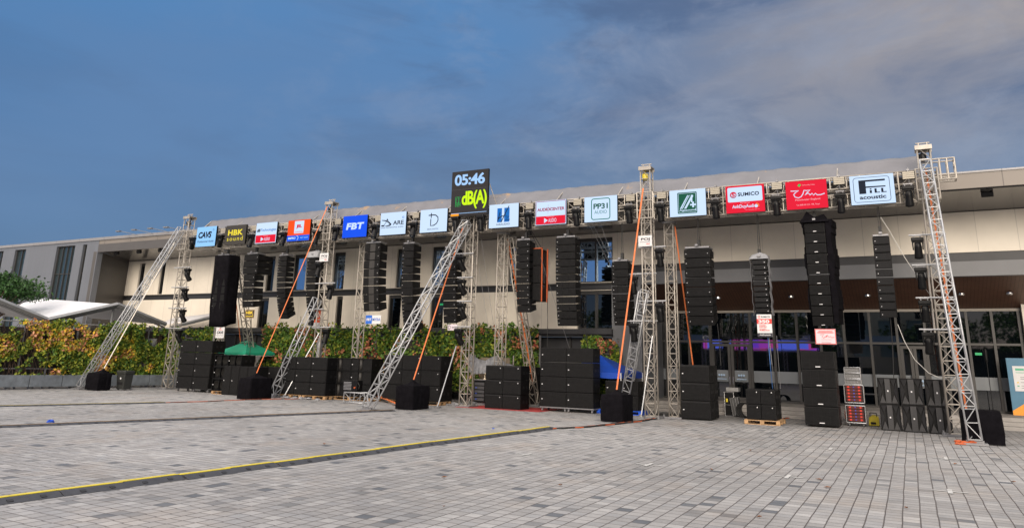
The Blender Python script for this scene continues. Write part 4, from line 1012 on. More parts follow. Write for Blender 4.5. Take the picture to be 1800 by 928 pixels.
t, xc, zt1, pe, W_ = array('large curved array half wrapped in black cloth, under the red signature screen', 1413, 1449, 392, 573, 10, .62, .34, badges='c', front_mat=GRL)
w = MB()
for sx, ex in ((-1, .03), (1, .17)):
    pts = [Vector((xc+sx*(W_/2+.02), YT-.36+(pe.y-YT+.31)*(i/15)**2, zt1+.1+(pe.z-zt1)*i/15)) for i in range(16)]
    for a, b_ in zip(pts, pts[1:]): w.prism([a, b_, b_+Vector((sx*ex*.5, .75, 0)), a+Vector((sx*ex*.5, .75, 0))], (sx*(ex+.03*math.sin(a.z*5)), .05, 0))
w.prism([(xc-W_/2-.12, YT-.42, zt1+.02), (xc+W_/2+.15, YT-.42, zt1+.02), (xc+W_/2, YT-.2, zt1+.3), (xc, YT-.2, zt1+.22), (xc-W_/2+.1, YT-.2, zt1+.42)], (0, .6, 0))
w.build('cover', CLOTH, t)
array('slim silver-edged array of ten boxes under the big F screen', 1533, 1563, 416, 558, 10, .42, .36, badges='l', front_mat=GRL2)
# two boxes slung with orange straps
p0 = P(938, 440, YT+.5); p1 = P(956, 530, YT+.5)
t = thing('hanging_subwoofer', 'black hanging box stack tied with orange ratchet straps, right of the slim array', 'hanging speaker', (p0.x+.3, YT+.5, p1.z))
for i in range(3):
    z1 = p0.z-(p0.z-p1.z)*i/3; z0 = p0.z-(p0.z-p1.z)*(i+1)/3
    w = MB(); w.bb(p0.x, p0.x+.5, YT+.1, YT+.85, z0+.01, z1-.01); c = w.build('cabinet', BLK, t, .01)
    w = MB(); w.bb(p0.x+.03, p0.x+.47, YT+.088, YT+.099, z0+.04, z1-.04); w.build('grille', GRL, c)
w = MB(); w.bb(p0.x+.5, p0.x+.54, YT+.2, YT+.24, p1.z-.02, p0.z+.05); w.bb(p0.x+.5, p0.x+.54, YT+.7, YT+.76, p1.z-.02, p0.z+.05); w.bb(p0.x-.02, p0.x+.54, YT+.2, YT+.24, p0.z, p0.z+.04); w.build('ratchet_strap', ORC, t)
w = MB(); w.tube((p0.x+.25, YT+.5, p0.z), (p0.x-.1, YT+.3, 6.95), .01); w.tube((p0.x+.4, YT+.5, p0.z), (p0.x-.05, YT+.3, 6.95), .01); w.box((p0.x-.1, YT+.3, 6.8), (.12, .12, .2)); w.build('chain', CABLE, t)

# ---------------------------------------------------------------- placards
PG = 'small placards'
def placard(label, l, r, t_, b_, Y, m=WHITE): return Sign('placard', label, 'placard', l, r, t_, b_, Y, m, .015, PG, WHITE)
ink = mat('ink_dark', (.02, .02, .03), .5); rin = mat('ink_red', (.6, .04, .03), .5); bin_ = mat('ink_blue', (.02, .12, .5), .5); oin = mat('ink_orange', (.75, .10, .02), .5); yin = mat('ink_yellow', (.7, .5, .04), .5); gin = mat('ink_grey', (.2, .2, .22), .5)
for l, r, t_, b_, lab in ((562, 577, 445, 459.5, 'white placard with dark letters on the second tower from the left'), (1122, 1146, 414, 433, 'white placard with dark letters on the orange-strapped tower')):
    s = placard(lab, l, r, t_, b_, YT-.36); s.text('POJ', .2, .85, .48, .78, ink, .03); s.rect(.12, .88, .38, .42, gin); s.text('PRO', .6, .85, .14, .26, rin, .02)
s = placard('white placard with slanted dark letters below the cloth-covered array', 379.5, 394, 575, 594, YT-.3); s.text('CAVS', .12, .9, .38, .65, ink, .05, .15); s.text('Professional Audio', .1, .9, .2, .27, ink); s.rect(.44, .56, .84, .93, rin); s.rect(.25, .75, .74, .77, oin)
s = placard('small black placard with gold letters below the array of black boxes', 431, 447, 544.5, 559, YT-.25, mat('gold_edge', (.35, .22, .05), .5)); s.rect(.04, .96, .04, .96, ink); s.text('HBK', .12, .88, .48, .84, yin, .04); s.text('sound', .12, .88, .14, .4, yin, .02)
s = placard('orange and white placard with vertical letters behind the second tower', 551, 563, 543, 577, YT+.3); s.rect(0, 1, .12, 1, oin); s.text('JBL', .2, .8, .5, .8, WHITE, .05); s.rect(0, 1, .12, .3, WHITE)
s = placard('half blue half white placard below the array with the pale slot', 643, 669.5, 554, 569, YT-.2); s.rect(0, .42, 0, 1, bin_); s.text('FBT', .05, .38, .35, .65, WHITE, .04, .1); s.text('MYRA', .46, .97, .33, .68, bin_, .01)
s = placard('white placard with a thin letter D, under the array beside the clock tower', 787, 804, 570, 580.5, YT-.2, mat('card_pinkish', (.62, .55, .6), .5)); s.text('D', .08, .3, .15, .85, ink, .0); s.rect(.42, .9, .5, .58, ink); s.rect(.42, .9, .3, .36, gin)
s = placard('tall red, white and black placard with large numerals under the plastic-wrapped array', 1331, 1357, 552.5, 592, YT-.15)
s.rect(0, 1, .58, .8, rin); s.rect(0, 1, 0, .17, ink); s.text('350', .1, .85, .61, .76, WHITE, .05); s.text('SUMICO', .3, .9, .86, .93, ink, .02); s.line(ell(.16, .9, .07, .045, 0, 360, 12), .02, rin)
s.text('SUB18.A', .15, .65, .43, .49, rin, .03); s.text('SUB215.A', .15, .85, .27, .33, rin, .03); s.rect(.15, .6, .52, .535, rin); s.rect(.15, .6, .36, .375, rin); s.text('AnhDuyAudio', .15, .9, .04, .12, WHITE, .02)
s = placard('white placard with red border and red signature under the large cloth-edged array', 1433, 1469.5, 578, 605, YT-.15, mat('card_pink', (.70, .52, .56), .5))
s.rrect(.02, .98, .03, .97, .02, .04, rin); s.line([(.25, .62), (.45, .66), (.33, .5), (.4, .4), (.55, .55), (.6, .62), (.52, .45), (.62, .55), (.66, .46), (.74, .52), (.78, .44), (.92, .46)], .03, rin); s.rect(.18, .85, .82, .86, rin); s.rect(.12, .9, .74, .78, rin); s.text('Manchester England', .3, .8, .28, .33, rin); s.rect(.3, .75, .1, .13, gin)

# ================================================================ ground stacks
def cabinet(W_, D_, H_, style, badge='l', group=None):
    """one loudspeaker, front-left-bottom corner at the origin"""
    t = thing('speaker_cabinet', 'x', 'speaker', (0, 0, 0), group)
    w = MB(); g_ = .006
    if style in ('horn', 'cones', 'slot'):
        fr = .03
        w.bb(g_, W_-g_, .10, D_, g_, H_-g_)
        w.bb(g_, W_-g_, 0, .10, g_, fr); w.bb(g_, W_-g_, 0, .10, H_-fr, H_-g_); w.bb(g_, fr, 0, .10, fr, H_-fr); w.bb(W_-fr, W_-g_, 0, .10, fr, H_-fr)
        w.build('cabinet_body', BLK, t)
    else: w.bb(g_, W_-g_, 0, D_, g_, H_-g_); w.build('cabinet_body', BLK, t, .012)
    def box(name, x0, x1, z0, z1, y0, y1, m): q_ = MB(); q_.bb(x0, x1, y0, y1, z0, z1); return q_.build(name, m, t)
    e = .03
    if style == 'plain': box('grille', e, W_-e, e, H_-e, -.013, -.001, GRL)
    if style == 'groove': box('grille', e, W_-e, e, H_*.86, -.013, -.001, GRL); box('front_lip', e, W_-e, H_*.88, H_-.015, -.018, -.001, GRL2)
    if style == 'quad':
        for i in range(4): box('grille', e+(W_-2*e)*i/4+.008, e+(W_-2*e)*(i+1)/4-.008, e, H_-e, -.013, -.001, GRL)
    if style == 'slot':
        box('grille', e+.004, W_*.36, e+.004, H_-e-.004, .02, .09, GRL); box('grille', W_*.62, W_-e-.004, e+.004, H_-e-.004, .02, .09, GRL)
        q_ = MB(); q_.lathe((W_*.42, .12, e), [(W_*.07, 0), (W_*.07, H_-2*e)], 14); q_.build('slot_baffle', MATS['horn_grey'], t, smooth=True)
    if style == 'cones':
        for i in range(2):
            q_ = MB(); r_ = min(H_*.38, W_*.20); q_.lathe((W_*(.27+.46*i), .095, H_/2), [(r_*.28, -.05), (r_*.34, -.04), (r_*.85, .02), (r_, .035), (r_, .0)], 22, (0, -1, 0)); q_.build('woofer', mat('cone_grey', (.014, .0135, .0125), .85, 0, .2, 20, spec=.08), t, smooth=True)
        box('divider', W_/2-.012, W_/2+.012, e+.002, H_-e-.002, .01, .09, BLK)
    if style == 'horn':
        cx_ = W_*.5; box('centre_panel', cx_-W_*.13, cx_+W_*.13, e+.002, H_-e-.002, .0, .095, mat('horn_strip', (.028, .028, .03), .5, 0, .1, 10))
        q_ = MB()
        for sx in (-1, 1):
            xi, xo = cx_+sx*W_*.135, cx_+sx*(W_/2-.035); zm_ = H_/2
            for z0, z1 in ((e+.003, H_*.35), (H_*.66, H_-e-.003)):
                za, zb2 = (z0, z1)
                q_.add([(xi, .02, za if z0 < zm_ else zb2), (xo, .02, za if z0 < zm_ else zb2), ((xi+xo)/2, .095, zb2 if z0 < zm_ else za)], [(0, 1, 2)])
            q_.add([(xo, .02, H_*.1), (xo, .02, H_*.9), ((xi+xo)/2, .095, zm_)], [(0, 1, 2)])
        q_.build('horn_flare', mat('flare_black', (.028, .028, .030), .5, 0, .15, 8, spec=.25), t)
    q_ = MB(); bs = .028
    if style == 'quad': q_.bb(W_/2-.08, W_/2+.07, -.02, -.014, .07, .095)
    elif style == 'horn': q_.bb(W_/2-.018, W_/2+.018, -.006, -.001, H_/2-.022, H_/2+.022)
    elif badge == 'l': q_.bb(.08, .08+bs*1.6, -.02, -.014, H_*.48, H_*.48+bs)
    else: q_.bb(W_-.10-bs, W_-.10, -.02, -.014, H_*.78, H_*.78+bs)
    q_.build('badge', BADGE, t)
    q_ = MB(); 
    for z in (H_*.5,): q_.bb(W_-.003, W_+.006, D_*.28, D_*.42, z-.05, z+.05); q_.bb(W_-.003, W_+.006, D_*.62, D_*.76, z-.05, z+.05)
    q_.build('side_handle', mat('recess_black', (.005, .005, .006), .5), t)
    return t
def pallet(label, x0, x1, y0, y1, z=0., m=WOOD):
    t = thing('pallet', label, 'pallet', ((x0+x1)/2, (y0+y1)/2, z), 'pallets under the stacks')
    w = MB(); n = 7
    for i in range(n): a = y0+(y1-y0)*i/n; w.bb(x0, x1, a+.01, a+(y1-y0)/n-.02, z+.12, z+.142)
    w.build('deck_board', m, t)
    w = MB()
    for x in (x0+.06, (x0+x1)/2, x1-.06):
        for y in (y0+.07, (y0+y1)/2, y1-.07): w.box((x, y, z+.07), (.12, .13, .095))
    w.build('block', m, t)
    w = MB()
    for y in (y0+.07, (y0+y1)/2, y1-.07): w.box(((x0+x1)/2, y, z+.011), (x1-x0, .1, .02))
    w.build('bottom_board', m, t); return t
rown = {1: ['only'], 2: ['bottom', 'top'], 3: ['bottom', 'middle', 'top'], 4: ['bottom', 'lower middle', 'upper middle', 'top']}
coln = {1: [''], 2: ['left', 'right'], 3: ['left', 'centre', 'right'], 4: ['first', 'second', 'third', 'fourth']}
def stack(desc, l, bot, r, top, cols, rows, depth, style='plain', badge='l', base=0., deep=1, Y=None, group=None):
    """l,r,bot: pixel of front bottom edge; top: pixel row of the front top edge; base: height of the pallet or dolly"""
    g0 = G((l+r)/2, bot, base); Yf = Y if Y is not None else g0.y
    x0, x1 = P(l, bot, Yf).x, P(r, bot, Yf).x; zt_ = P((l+r)/2-3, top, Yf).z
    W_ = (x1-x0)/cols; H_ = (zt_-base)/rows; pr = None; grp = 'speakers in the '+desc
    for k_ in range(deep):
        for i in range(rows):
            for j in range(cols):
                pos = rown[rows][i]+(' '+coln[cols][j] if cols > 1 else '')
                if rows == 1: pos = coln[cols][j]
                if deep > 1: pos = ('front ' if k_ == 0 else 'rear ')+pos
                lab = f'{pos} black speaker of the {desc}'; loc = (x0+j*W_, Yf+k_*(depth+.03), base+i*H_)
                if pr is None: pr = cabinet(W_, depth, H_, style, badge, grp); pr.location = loc; pr['label'] = lab; CH[pr.name] = [(a, kids(a)) for a in kids(pr)]
                else: dup(pr, loc, lab)
    return x0, x1, Yf, zt_, depth*deep
def casters(label, x0, x1, y0, y1):
    t = thing('dolly', label, 'dolly', ((x0+x1)/2, (y0+y1)/2, 0), 'wheeled dollies')
    w = MB(); w.bb(x0, x1, y0, y1, .13, .17); w.build('board', STEEL, t)
    for x in (x0+.08, (x0+x1)/2-.07, (x0+x1)/2+.07, x1-.08):
        for y in (y0+.08, y1-.08):
            w = MB(); w.lathe((x-.025, y, .055), [(.02, 0), (.055, .005), (.055, .045), (.02, .05)], 12, (1, 0, 0)); w.box((x, y+.01, .105), (.07, .06, .05)); w.build('caster', STEEL, t)
# a
a = stack('tall stack at far left', 308, 683.5, 365, 598, 2, 4, .75, base=.13); casters('low wheeled dolly under the tall stack at far left', a[0], a[1], a[2]+.02, a[2]+.75)
# b
a = stack('cone-fronted stack at left', 371, 684, 419, 623, 2, 3, .8, 'cones', base=.145, Y=a[2]-.45); pallet('wooden pallet under the cone-fronted stack at left', a[0], a[1], a[2]+.02, a[2]+.85)
# c
stack('low row behind the draped box at left', 388, 695, 446, 643, 4, 1, .7, Y=None)
stack('short pile between the low row and the second tower', 447, 691, 488, 644, 2, 2, .8)
# d
a = stack('stack on pallets behind the second tower', 489, 694, 571, 627, 3, 3, .85, base=.145); pallet('left wooden pallet behind the second tower', a[0], (a[0]+a[1])/2-.03, a[2]+.02, a[2]+.8); pallet('right wooden pallet behind the second tower', (a[0]+a[1])/2+.03, a[1], a[2]+.02, a[2]+.8)
# e
a = stack('slot-fronted stack right of the second tower', 576, 697, 650, 629, 2, 3, .8, 'slot', base=.145); pallet('wooden pallet under the slot-fronted stack right of the second tower', a[0], a[1], a[2]+.02, a[2]+.8)
# f
a = stack('big stack left of the clock tower', 671, 704, 772, 624, 3, 3, .95, 'plain', 'r', base=.13); pallet('wooden pallet under the big stack left of the clock tower', a[0]+.3, a[1], a[2]+.03, a[2]+.9)
# g
stack('six-box stack right of the clock tower', 851.5, 719, 914.5, 642, 2, 3, .75, 'groove', 'r'); 
stack('narrow pile behind the six-box stack right of the clock tower', 917, 713, 940, 645, 1, 3, .8, 'plain', 'r')
# h
a = stack('eight-box stack on casters at centre', 948.5, 716, 1043, 611, 2, 4, .72, base=.17); casters('wheeled dolly under the eight-box stack on casters at centre', a[0], a[1], a[2]+.02, a[2]+.72)
# i
a = stack('small stack under the blue tent', 1064, 721, 1122, 669, 2, 2, .75, base=.14); pallet('blue plastic pallet under the small stack by the blue tent', a[0]-.3, a[1]+.15, a[2]-.1, a[2]+.85, 0, BLUEP)
# j
stack('three-box stack right of the orange-strapped tower', 1197.5, 736.5, 1250, 641, 1, 3, .62, 'groove', 'l', base=.03, deep=2)
# k
a = stack('low stack under the tall red placard', 1313, 738, 1365.5, 684, 2, 2, .55, 'plain', 'r', base=.145, deep=2); pallet('clean wooden pallet under the low stack below the tall red placard', a[0]-.08, a[1]+.1, a[2]-.05, a[2]+1.2)
# l
stack('four-box stack with signature badges', 1415.5, 748, 1477, 617, 1, 4, .8, 'quad', base=.05)
# n
for k_, (l, r, b_, tp_, nm) in enumerate(((1549.5, 1586, 757, 664, 'left'), (1589, 1631, 760, 665, 'centre'), (1634.5, 1677, 763, 667, 'right'))):
    stack('%s pair of horn-fronted boxes by the rightmost tower' % nm, l, b_, r, tp_, 1, 2, .7, 'horn')

# ---------------------------------------------------------------- draped ballast boxes
def ballast(label, l, sp_, bot, top, dep, peak, strap_m=None):
    g0 = G((l+sp_)/2, bot); Y = g0.y; x0, x1 = P(l, bot, Y).x, P(sp_, bot, Y).x; zt_ = P((l+sp_)/2, top, Y).z
    t = thing('ballast_box', label, 'draped ballast', ((x0+x1)/2, Y, 0), 'draped ballast boxes')
    pk = P(*peak, Y+dep*.5); rng = random.Random(int(l)); rows = []
    K = 48; out = []
    per = [(x0, Y), (x1, Y), (x1, Y+dep), (x0, Y+dep)]
    def at_(i):
        a0, fr = divmod(i, K//4); fr /= K//4; p, q_ = per[a0], per[(a0+1) % 4]; return Vector((p[0]+(q_[0]-p[0])*fr, p[1]+(q_[1]-p[1])*fr, 0))
    cc = Vector(((x0+x1)/2, Y+dep/2, 0))
    for v in (0, .12, .3, .5, .7, .88, .97, 1):
        row = []
        for i in range(K):
            p = at_(i); d = (p-cc).normalized(); n_ = noise.noise(Vector((i*.55+l, v*2.5, 0))); p = p+d*(.02+.035*n_*(1.2-v*.6)+(-.03 if v > .96 else 0)+.015*math.sin(i*2.2)*(1-v)); p.z = .02+(zt_-.02)*v; row.append(p)
        rows.append(row)
    tip = Vector((pk.x, pk.y, pk.z))
    for f_ in (.3, .6, .85):
        row = []
        for i in range(K):
            p = rows[7][i]; q_ = p.lerp(tip, f_); q_.z = zt_+(tip.z-zt_)*f_**2.2+.012*math.sin(i*1.7)*(1-f_); row.append(q_)
        rows.append(row)
    w = MB(); w.add([p for r_ in rows for p in r_]+[tip], [(j*K+i, j*K+(i+1) % K, (j+1)*K+(i+1) % K, (j+1)*K+i) for j in range(len(rows)-1) for i in range(K)]+[((len(rows)-1)*K+i, (len(rows)-1)*K+(i+1) % K, len(rows)*K) for i in range(K)])
    w.build('drape', CLOTH, t, smooth=True)
    w = MB(); w.bb(x0+.06, x1-.06, Y+.06, Y+dep-.06, 0, zt_-.06); w.build('weight', STEEL, t)
    return tip
b1 = ballast('black draped box at the foot of the leftmost raking truss', 149, 170, 686, 655, .62, (183, 647))
b2 = ballast('black draped box with a collapsed corner, in front of the low speaker row', 417, 438, 702, 664, 1.15, (451, 655.5))
b3 = ballast('black draped box beside the foot of the long middle raking truss', 695, 724, 720, 678, 1.05, (727, 667))
b4 = ballast('large black draped box in front of the blue pallet at centre right', 1057, 1094, 742, 693.5, 1.0, (1084, 684.5))
b5 = ballast('wide black draped box beside the foot of the nearest raking truss', 1697, 1767, 782, 722, .9, (1735, 721))

# ---------------------------------------------------------------- straps and brace poles
def line_thing(name, label, cat, a, b_, m, w_=.05, round_=False, group=None, r_=.02):
    t = MB(); 
    if round_: t.tube(a, b_, r_, 8)
    else: t.strip(a, b_, w_, .006)
    o = t.build(name, m); return tag(o, label, cat, group)
SGp = 'ratchet straps'
line_thing('strap', 'pale strap from the leftmost raking truss down to its draped box', 'strap', (X1-.3, YT-.5, zat(316, 425, YT-.5)), b1, STRAPW, .07, group=SGp)
line_thing('strap', 'orange strap from the second tower down to the draped box at left', 'strap', (X2-.05, YT-.25, 8.55), b2, STRAP, .05, group=SGp)
line_thing('strap', 'orange strap from under the clock screen down to the middle draped box', 'strap', (X3-.2, YT-.4, zat(812, 400, YT-.4)), b3, STRAP, .055, group=SGp)
line_thing('strap', 'pale orange strap from the fourth tower top to the large draped box', 'strap', (X4-.05, YT-.3, 8.1), b4, STRAP, .055, group=SGp)
line_thing('strap', 'orange strap running inside the nearest raking truss at right', 'strap', (X5+.0, YT-.1, 8.0), G(1706, 780)+Vector((.05, .35, .1)), STRAP, .05, group=SGp)
c = P(401, 420, YR); line_thing('strap', 'thin orange strap dropping behind the cloth-covered array to the green parasol', 'strap', (c.x+.1, YR+.2, 6.8), P(423, 603, YR+2.2), STRAP, .05, group=SGp)
c = P(884, 420, YR); line_thing('strap', 'orange strap wound along the rear truss left of the slim array', 'strap', (c.x+.1, YR+.25, 6.7), (c.x+.55, YR+1.95, .9), STRAP, .06, group=SGp)
c = P(1180, 420, YR); line_thing('strap', 'orange strap from the slim right tower down to the three-box stack', 'strap', (c.x+.15, YR, 6.75), P(1218, 641, 27.5), STRAP, .045, group=SGp)
BG = 'brace poles of the towers'
def brace(label, pt, pb, Yt):
    a = P(*pt, Yt); b_ = G(*pb); t = thing('brace_pole', label, 'pole', (b_.x, b_.y, 0), BG)
    w = MB(); w.tube(a, b_+Vector((0, 0, .05)), .024, 8); w.build('pole', ALU2, t); w = MB(); w.box((b_.x, b_.y, .03), (.22, .16, .05)); w.lathe((b_.x, b_.y, .05), [(.04, 0), (.03, .08)], 8); w.build('foot', STEEL, t)
brace('thin brace pole leaning on the leftmost tower', (318, 580), (284, 682), YT-.2)
brace('thin brace pole leaning on the second tower', (561, 585), (499, 699), YT-.2)
brace('thin brace pole leaning on the tower under the clock', (802, 608), (769, 717), YT-.2)
brace('thin brace pole leaning on the orange-strapped tower', (1147, 590), (1127, 735), YT-.2)

# cables dangling
t = thing('guy_wires', 'thin grey guy wires hanging from the header truss across the beige wall', 'wires', (-15, YT, 3), None)
w = MB()
for (ax, ay, bx, by) in ((846, 420, 868, 575), (842, 470, 858, 575), (1036, 395, 1075, 470), (1045, 400, 1098, 500), (948, 445, 1010, 640), (1058, 400, 1080, 462)):
    w.tube(P(ax, ay, YT+.1), P(bx, by, YT+.6), .006, 4)
w.build('wire', STEEL, t)
t = thing('control_cable', 'pale cable drooping from the big F array to the rightmost tower', 'cable', (-.5, YT, 2))
pts = [P(*q_, YT-.05) for q_ in ((1548, 382), (1563, 405), (1590, 452), (1625, 505), (1652, 540))]; w = MB(); w.path(pts, .010, 6)
pts = [P(*q_, YT+.1) for q_ in ((1578, 570), (1590, 600), (1608, 632), (1632, 655), (1652, 664), (1674, 662))]; w.path(pts, .011, 6)
w.build('cable', mat('cable_pale', (.5, .49, .46), .5), t)
t = thing('cable_drop', 'grey and blue cables dropping from the plastic-wrapped array to the low stack', 'cable', (-4, YT, 2))
w = MB(); w.path([P(1350, 593, YT), P(1354, 640, YT), P(1358, 683, YT+.6)], .012, 5); w.build('blue_cable', mat('cable_blue', (.05, .15, .4), .5), t)
w = MB(); w.path([P(1352, 593, YT+.05), P(1357, 640, YT+.05), P(1362, 683, YT+.65)], .012, 5); w.path([P(1365, 590, YT+.2), P(1372, 683, YT+.7)], .009, 5); w.build('grey_cable', STEEL, t)
for px_, y0, y1, nm in ((529, 562, 640, 'under the curved array below the orange screen'), (663, 570, 640, 'under the blue and white placard'), (442, 562, 625, 'under the gold-lettered placard'), (1261, 575, 642, 'under the wide array'), (1565, 562, 665, 'under the array below the big F screen'), (962, 530, 612, 'under the orange-strapped hanging boxes'), (1027, 578, 612, 'under the array of twelve wide boxes')):
    w = MB(); a = P(px_, y0-6, YT+.25); b_ = P(px_+(6 if px_ > 1000 else -3 if px_ < 800 else 0), y1, YT+.4); w.path([a, a.lerp(b_, .5)+Vector((.02, 0, 0)), b_], .014, 5)
    tag(w.build('signal_cable', CABLE), 'thin black cable hanging '+nm, 'cable', 'signal cables')

# ================================================================ cable ramps
def ramp(label, a, b_, n, body, lid, hh=.05, wd=.42):
    a, b_ = Vector(a), Vector(b_); d = (b_-a); Ln = d.length; d.normalize(); s_v = Vector((d.y, -d.x, 0))
    t = thing('cable_ramp', label, 'cable ramp', (a.x, a.y, 0), 'cable ramps across the plaza')
    rng = random.Random(n)
    for i in range(n):
        off = rng.uniform(-.03, .03); tw = rng.uniform(-.02, .02)
        p0 = a+d*(Ln*i/n+.006)+s_v*off; p1 = a+d*(Ln*(i+1)/n-.006)+s_v*(off+tw)
        w = MB(); prof = [(-wd/2, .004), (-wd*.22, hh), (wd*.22, hh), (wd/2, .004)]
        vs = [p+s_v*q_[0]+Vector((0, 0, q_[1])) for p in (p0, p1) for q_ in prof]
        w.add(vs, [(0, 1, 2, 3), (7, 6, 5, 4), (0, 4, 5, 1), (1, 5, 6, 2), (2, 6, 7, 3), (3, 7, 4, 0)])
        sg = w.build('segment', body, t)
        if lid:
            w = MB(); vs = [p+s_v*x+Vector((0, 0, z)) for p in (p0, p1) for x, z in ((-wd*.2, hh+.001), (-wd*.2, hh+.008), (wd*.04, hh+.008), (wd*.04, hh+.001))]
            w.add(vs, [(0, 1, 2, 3), (7, 6, 5, 4), (0, 4, 5, 1), (1, 5, 6, 2), (2, 6, 7, 3), (3, 7, 4, 0)]); w.build('lid', lid, sg)
        w = MB()
        for fr in (.3, .75):
            c = p0.lerp(p1, fr)+s_v*wd*.36+Vector((0, 0, hh*.56)); sl = math.atan2(hh, wd*.28)
            m3 = Matrix((d, s_v*math.cos(sl)-Vector((0, 0, math.sin(sl))), s_v*math.sin(sl)+Vector((0, 0, math.cos(sl))))).transposed()
            w.box(c, (.07, .05, .012), m3)
        w.build('grip_hole', mat('hole_black', (.008, .008, .01), .6), sg)
    return t
ga, gb = G(0, 882), G(969, 753); dd = (gb-ga).normalized()
ramp('yellow-topped cable ramp crossing the foreground from the left edge', ga-dd*3.8, gb, 20, RUB, YEL)
g2a, g2b = G(0, 751), G(640, 724.5); dd2 = (g2b-g2a).normalized()
lid2 = mat('lid_worn_orange', (.22, .14, .06), .6, 0, .4, 3)
ramp('dark cable ramp with a worn orange top crossing the middle ground', g2a-dd2*2, G(690, 722), 16, RUB, lid2, .04, .36)
g3a, g3b = G(0, 714.5), G(290, 708)
ramp('farthest thin cable ramp at left with a dull yellow top', g3a-(g3b-g3a).normalized()*2, g3b, 9, RUB, mat('lid_dull_yellow', (.35, .28, .05), .6, 0, .3, 3), .035, .32)
def floor_cables(name, label, pxs, mats, r_=.014, spread=.05):
    t = thing(name, label, 'cables', (G(*pxs[0]).x, G(*pxs[0]).y, 0), 'cable bundles on the paving')
    for k_, m in enumerate(mats):
        pts = []
        for (a, b_), (c, d) in zip(pxs, pxs[1:]):
            for i in range(6): pts.append(G(a+(c-a)*i/6, b_+(d-b_)*i/6))
        pts.append(G(*pxs[-1])); q_ = []
        for i, p in enumerate(pts): q_.append(p+Vector((spread*math.sin(i*1.1+k_*2), spread*math.cos(i*.9+k_*1.7), r_+.003*k_)))
        w = MB(); w.path(q_, r_, 6); w.build('cable', m, t)
floor_cables('cable_bundle', 'black and orange cables running on from the yellow ramp to the strapped tower', [(969, 754), (1020, 752), (1080, 746), (1130, 740), (1170, 733)], [CABLE, ORC, CABLE, CABLE], .018, .08)
floor_cables('cable_bundle', 'thin dark cables running on from the farthest ramp to the draped box at left', [(290, 708), (360, 706), (430, 703), (500, 701)], [CABLE, ORC], .014, .06)
floor_cables('cable_bundle', 'orange cable lying along the pallets behind the second tower', [(500, 702), (560, 699), (620, 700)], [ORC], .012, .04)
floor_cables('cable_bundle', 'orange cables on the steps behind the four-box stack', [(1376, 736), (1400, 734), (1440, 735)], [ORC, CABLE], .02, .05)
floor_cables('cable_bundle', 'red and black cables on the paving at the right edge', [(1768, 752), (1790, 754), (1830, 757)], [mat('cable_red', (.5, .04, .03), .5), CABLE], .02, .04)
t = thing('ratchet_strap', 'orange lashing straps on the ground by the foot of the middle raking truss', 'strap', (G(700, 715).x, G(700, 715).y, 0))
w = MB()
for a, b_ in (((655, 703), (722, 718)), ((662, 702), (715, 720))): w.strip(G(*a)+Vector((0, 0, .22)), G(*b_)+Vector((0, 0, .03)), .09, .01)
w.build('webbing', STRAP, t)
t = thing('ratchet_strap', 'orange lashing bundled round the foot of the nearest raking truss', 'strap', (G(1705, 785).x, G(1705, 785).y, 0))
w = MB(); g0 = G(1705, 782)
for k_ in range(9): a = k_*.7; w.path([g0+Vector((.28*math.cos(a+i*.5)-.05, .16*math.sin(a*1.3+i*.5), .03+.02*(k_ % 4))) for i in range(5)], .022, 5)
w.build('webbing', ORC, t)
g0 = G(88, 746); w = MB()
for k_ in range(7): w.path([g0+Vector((.10*math.cos(k_*1.1+i*.8), .07*math.sin(k_+i*.8), .06+.007*k_)) for i in range(7)], .012, 5)
tag(w.build('blue_cable_coil', BLUEP), 'small blue coil lying on the cable ramp with the worn orange top', 'cable coil')
g0 = G(867, 753.5); w = MB(); w.lathe((g0.x, g0.y, .012), [(.03, -.008), (.035, 0), (.02, .01)], 8); tag(w.build('bottle_cap', BLUEP), 'tiny blue scrap on the paving beyond the yellow ramp', 'litter')

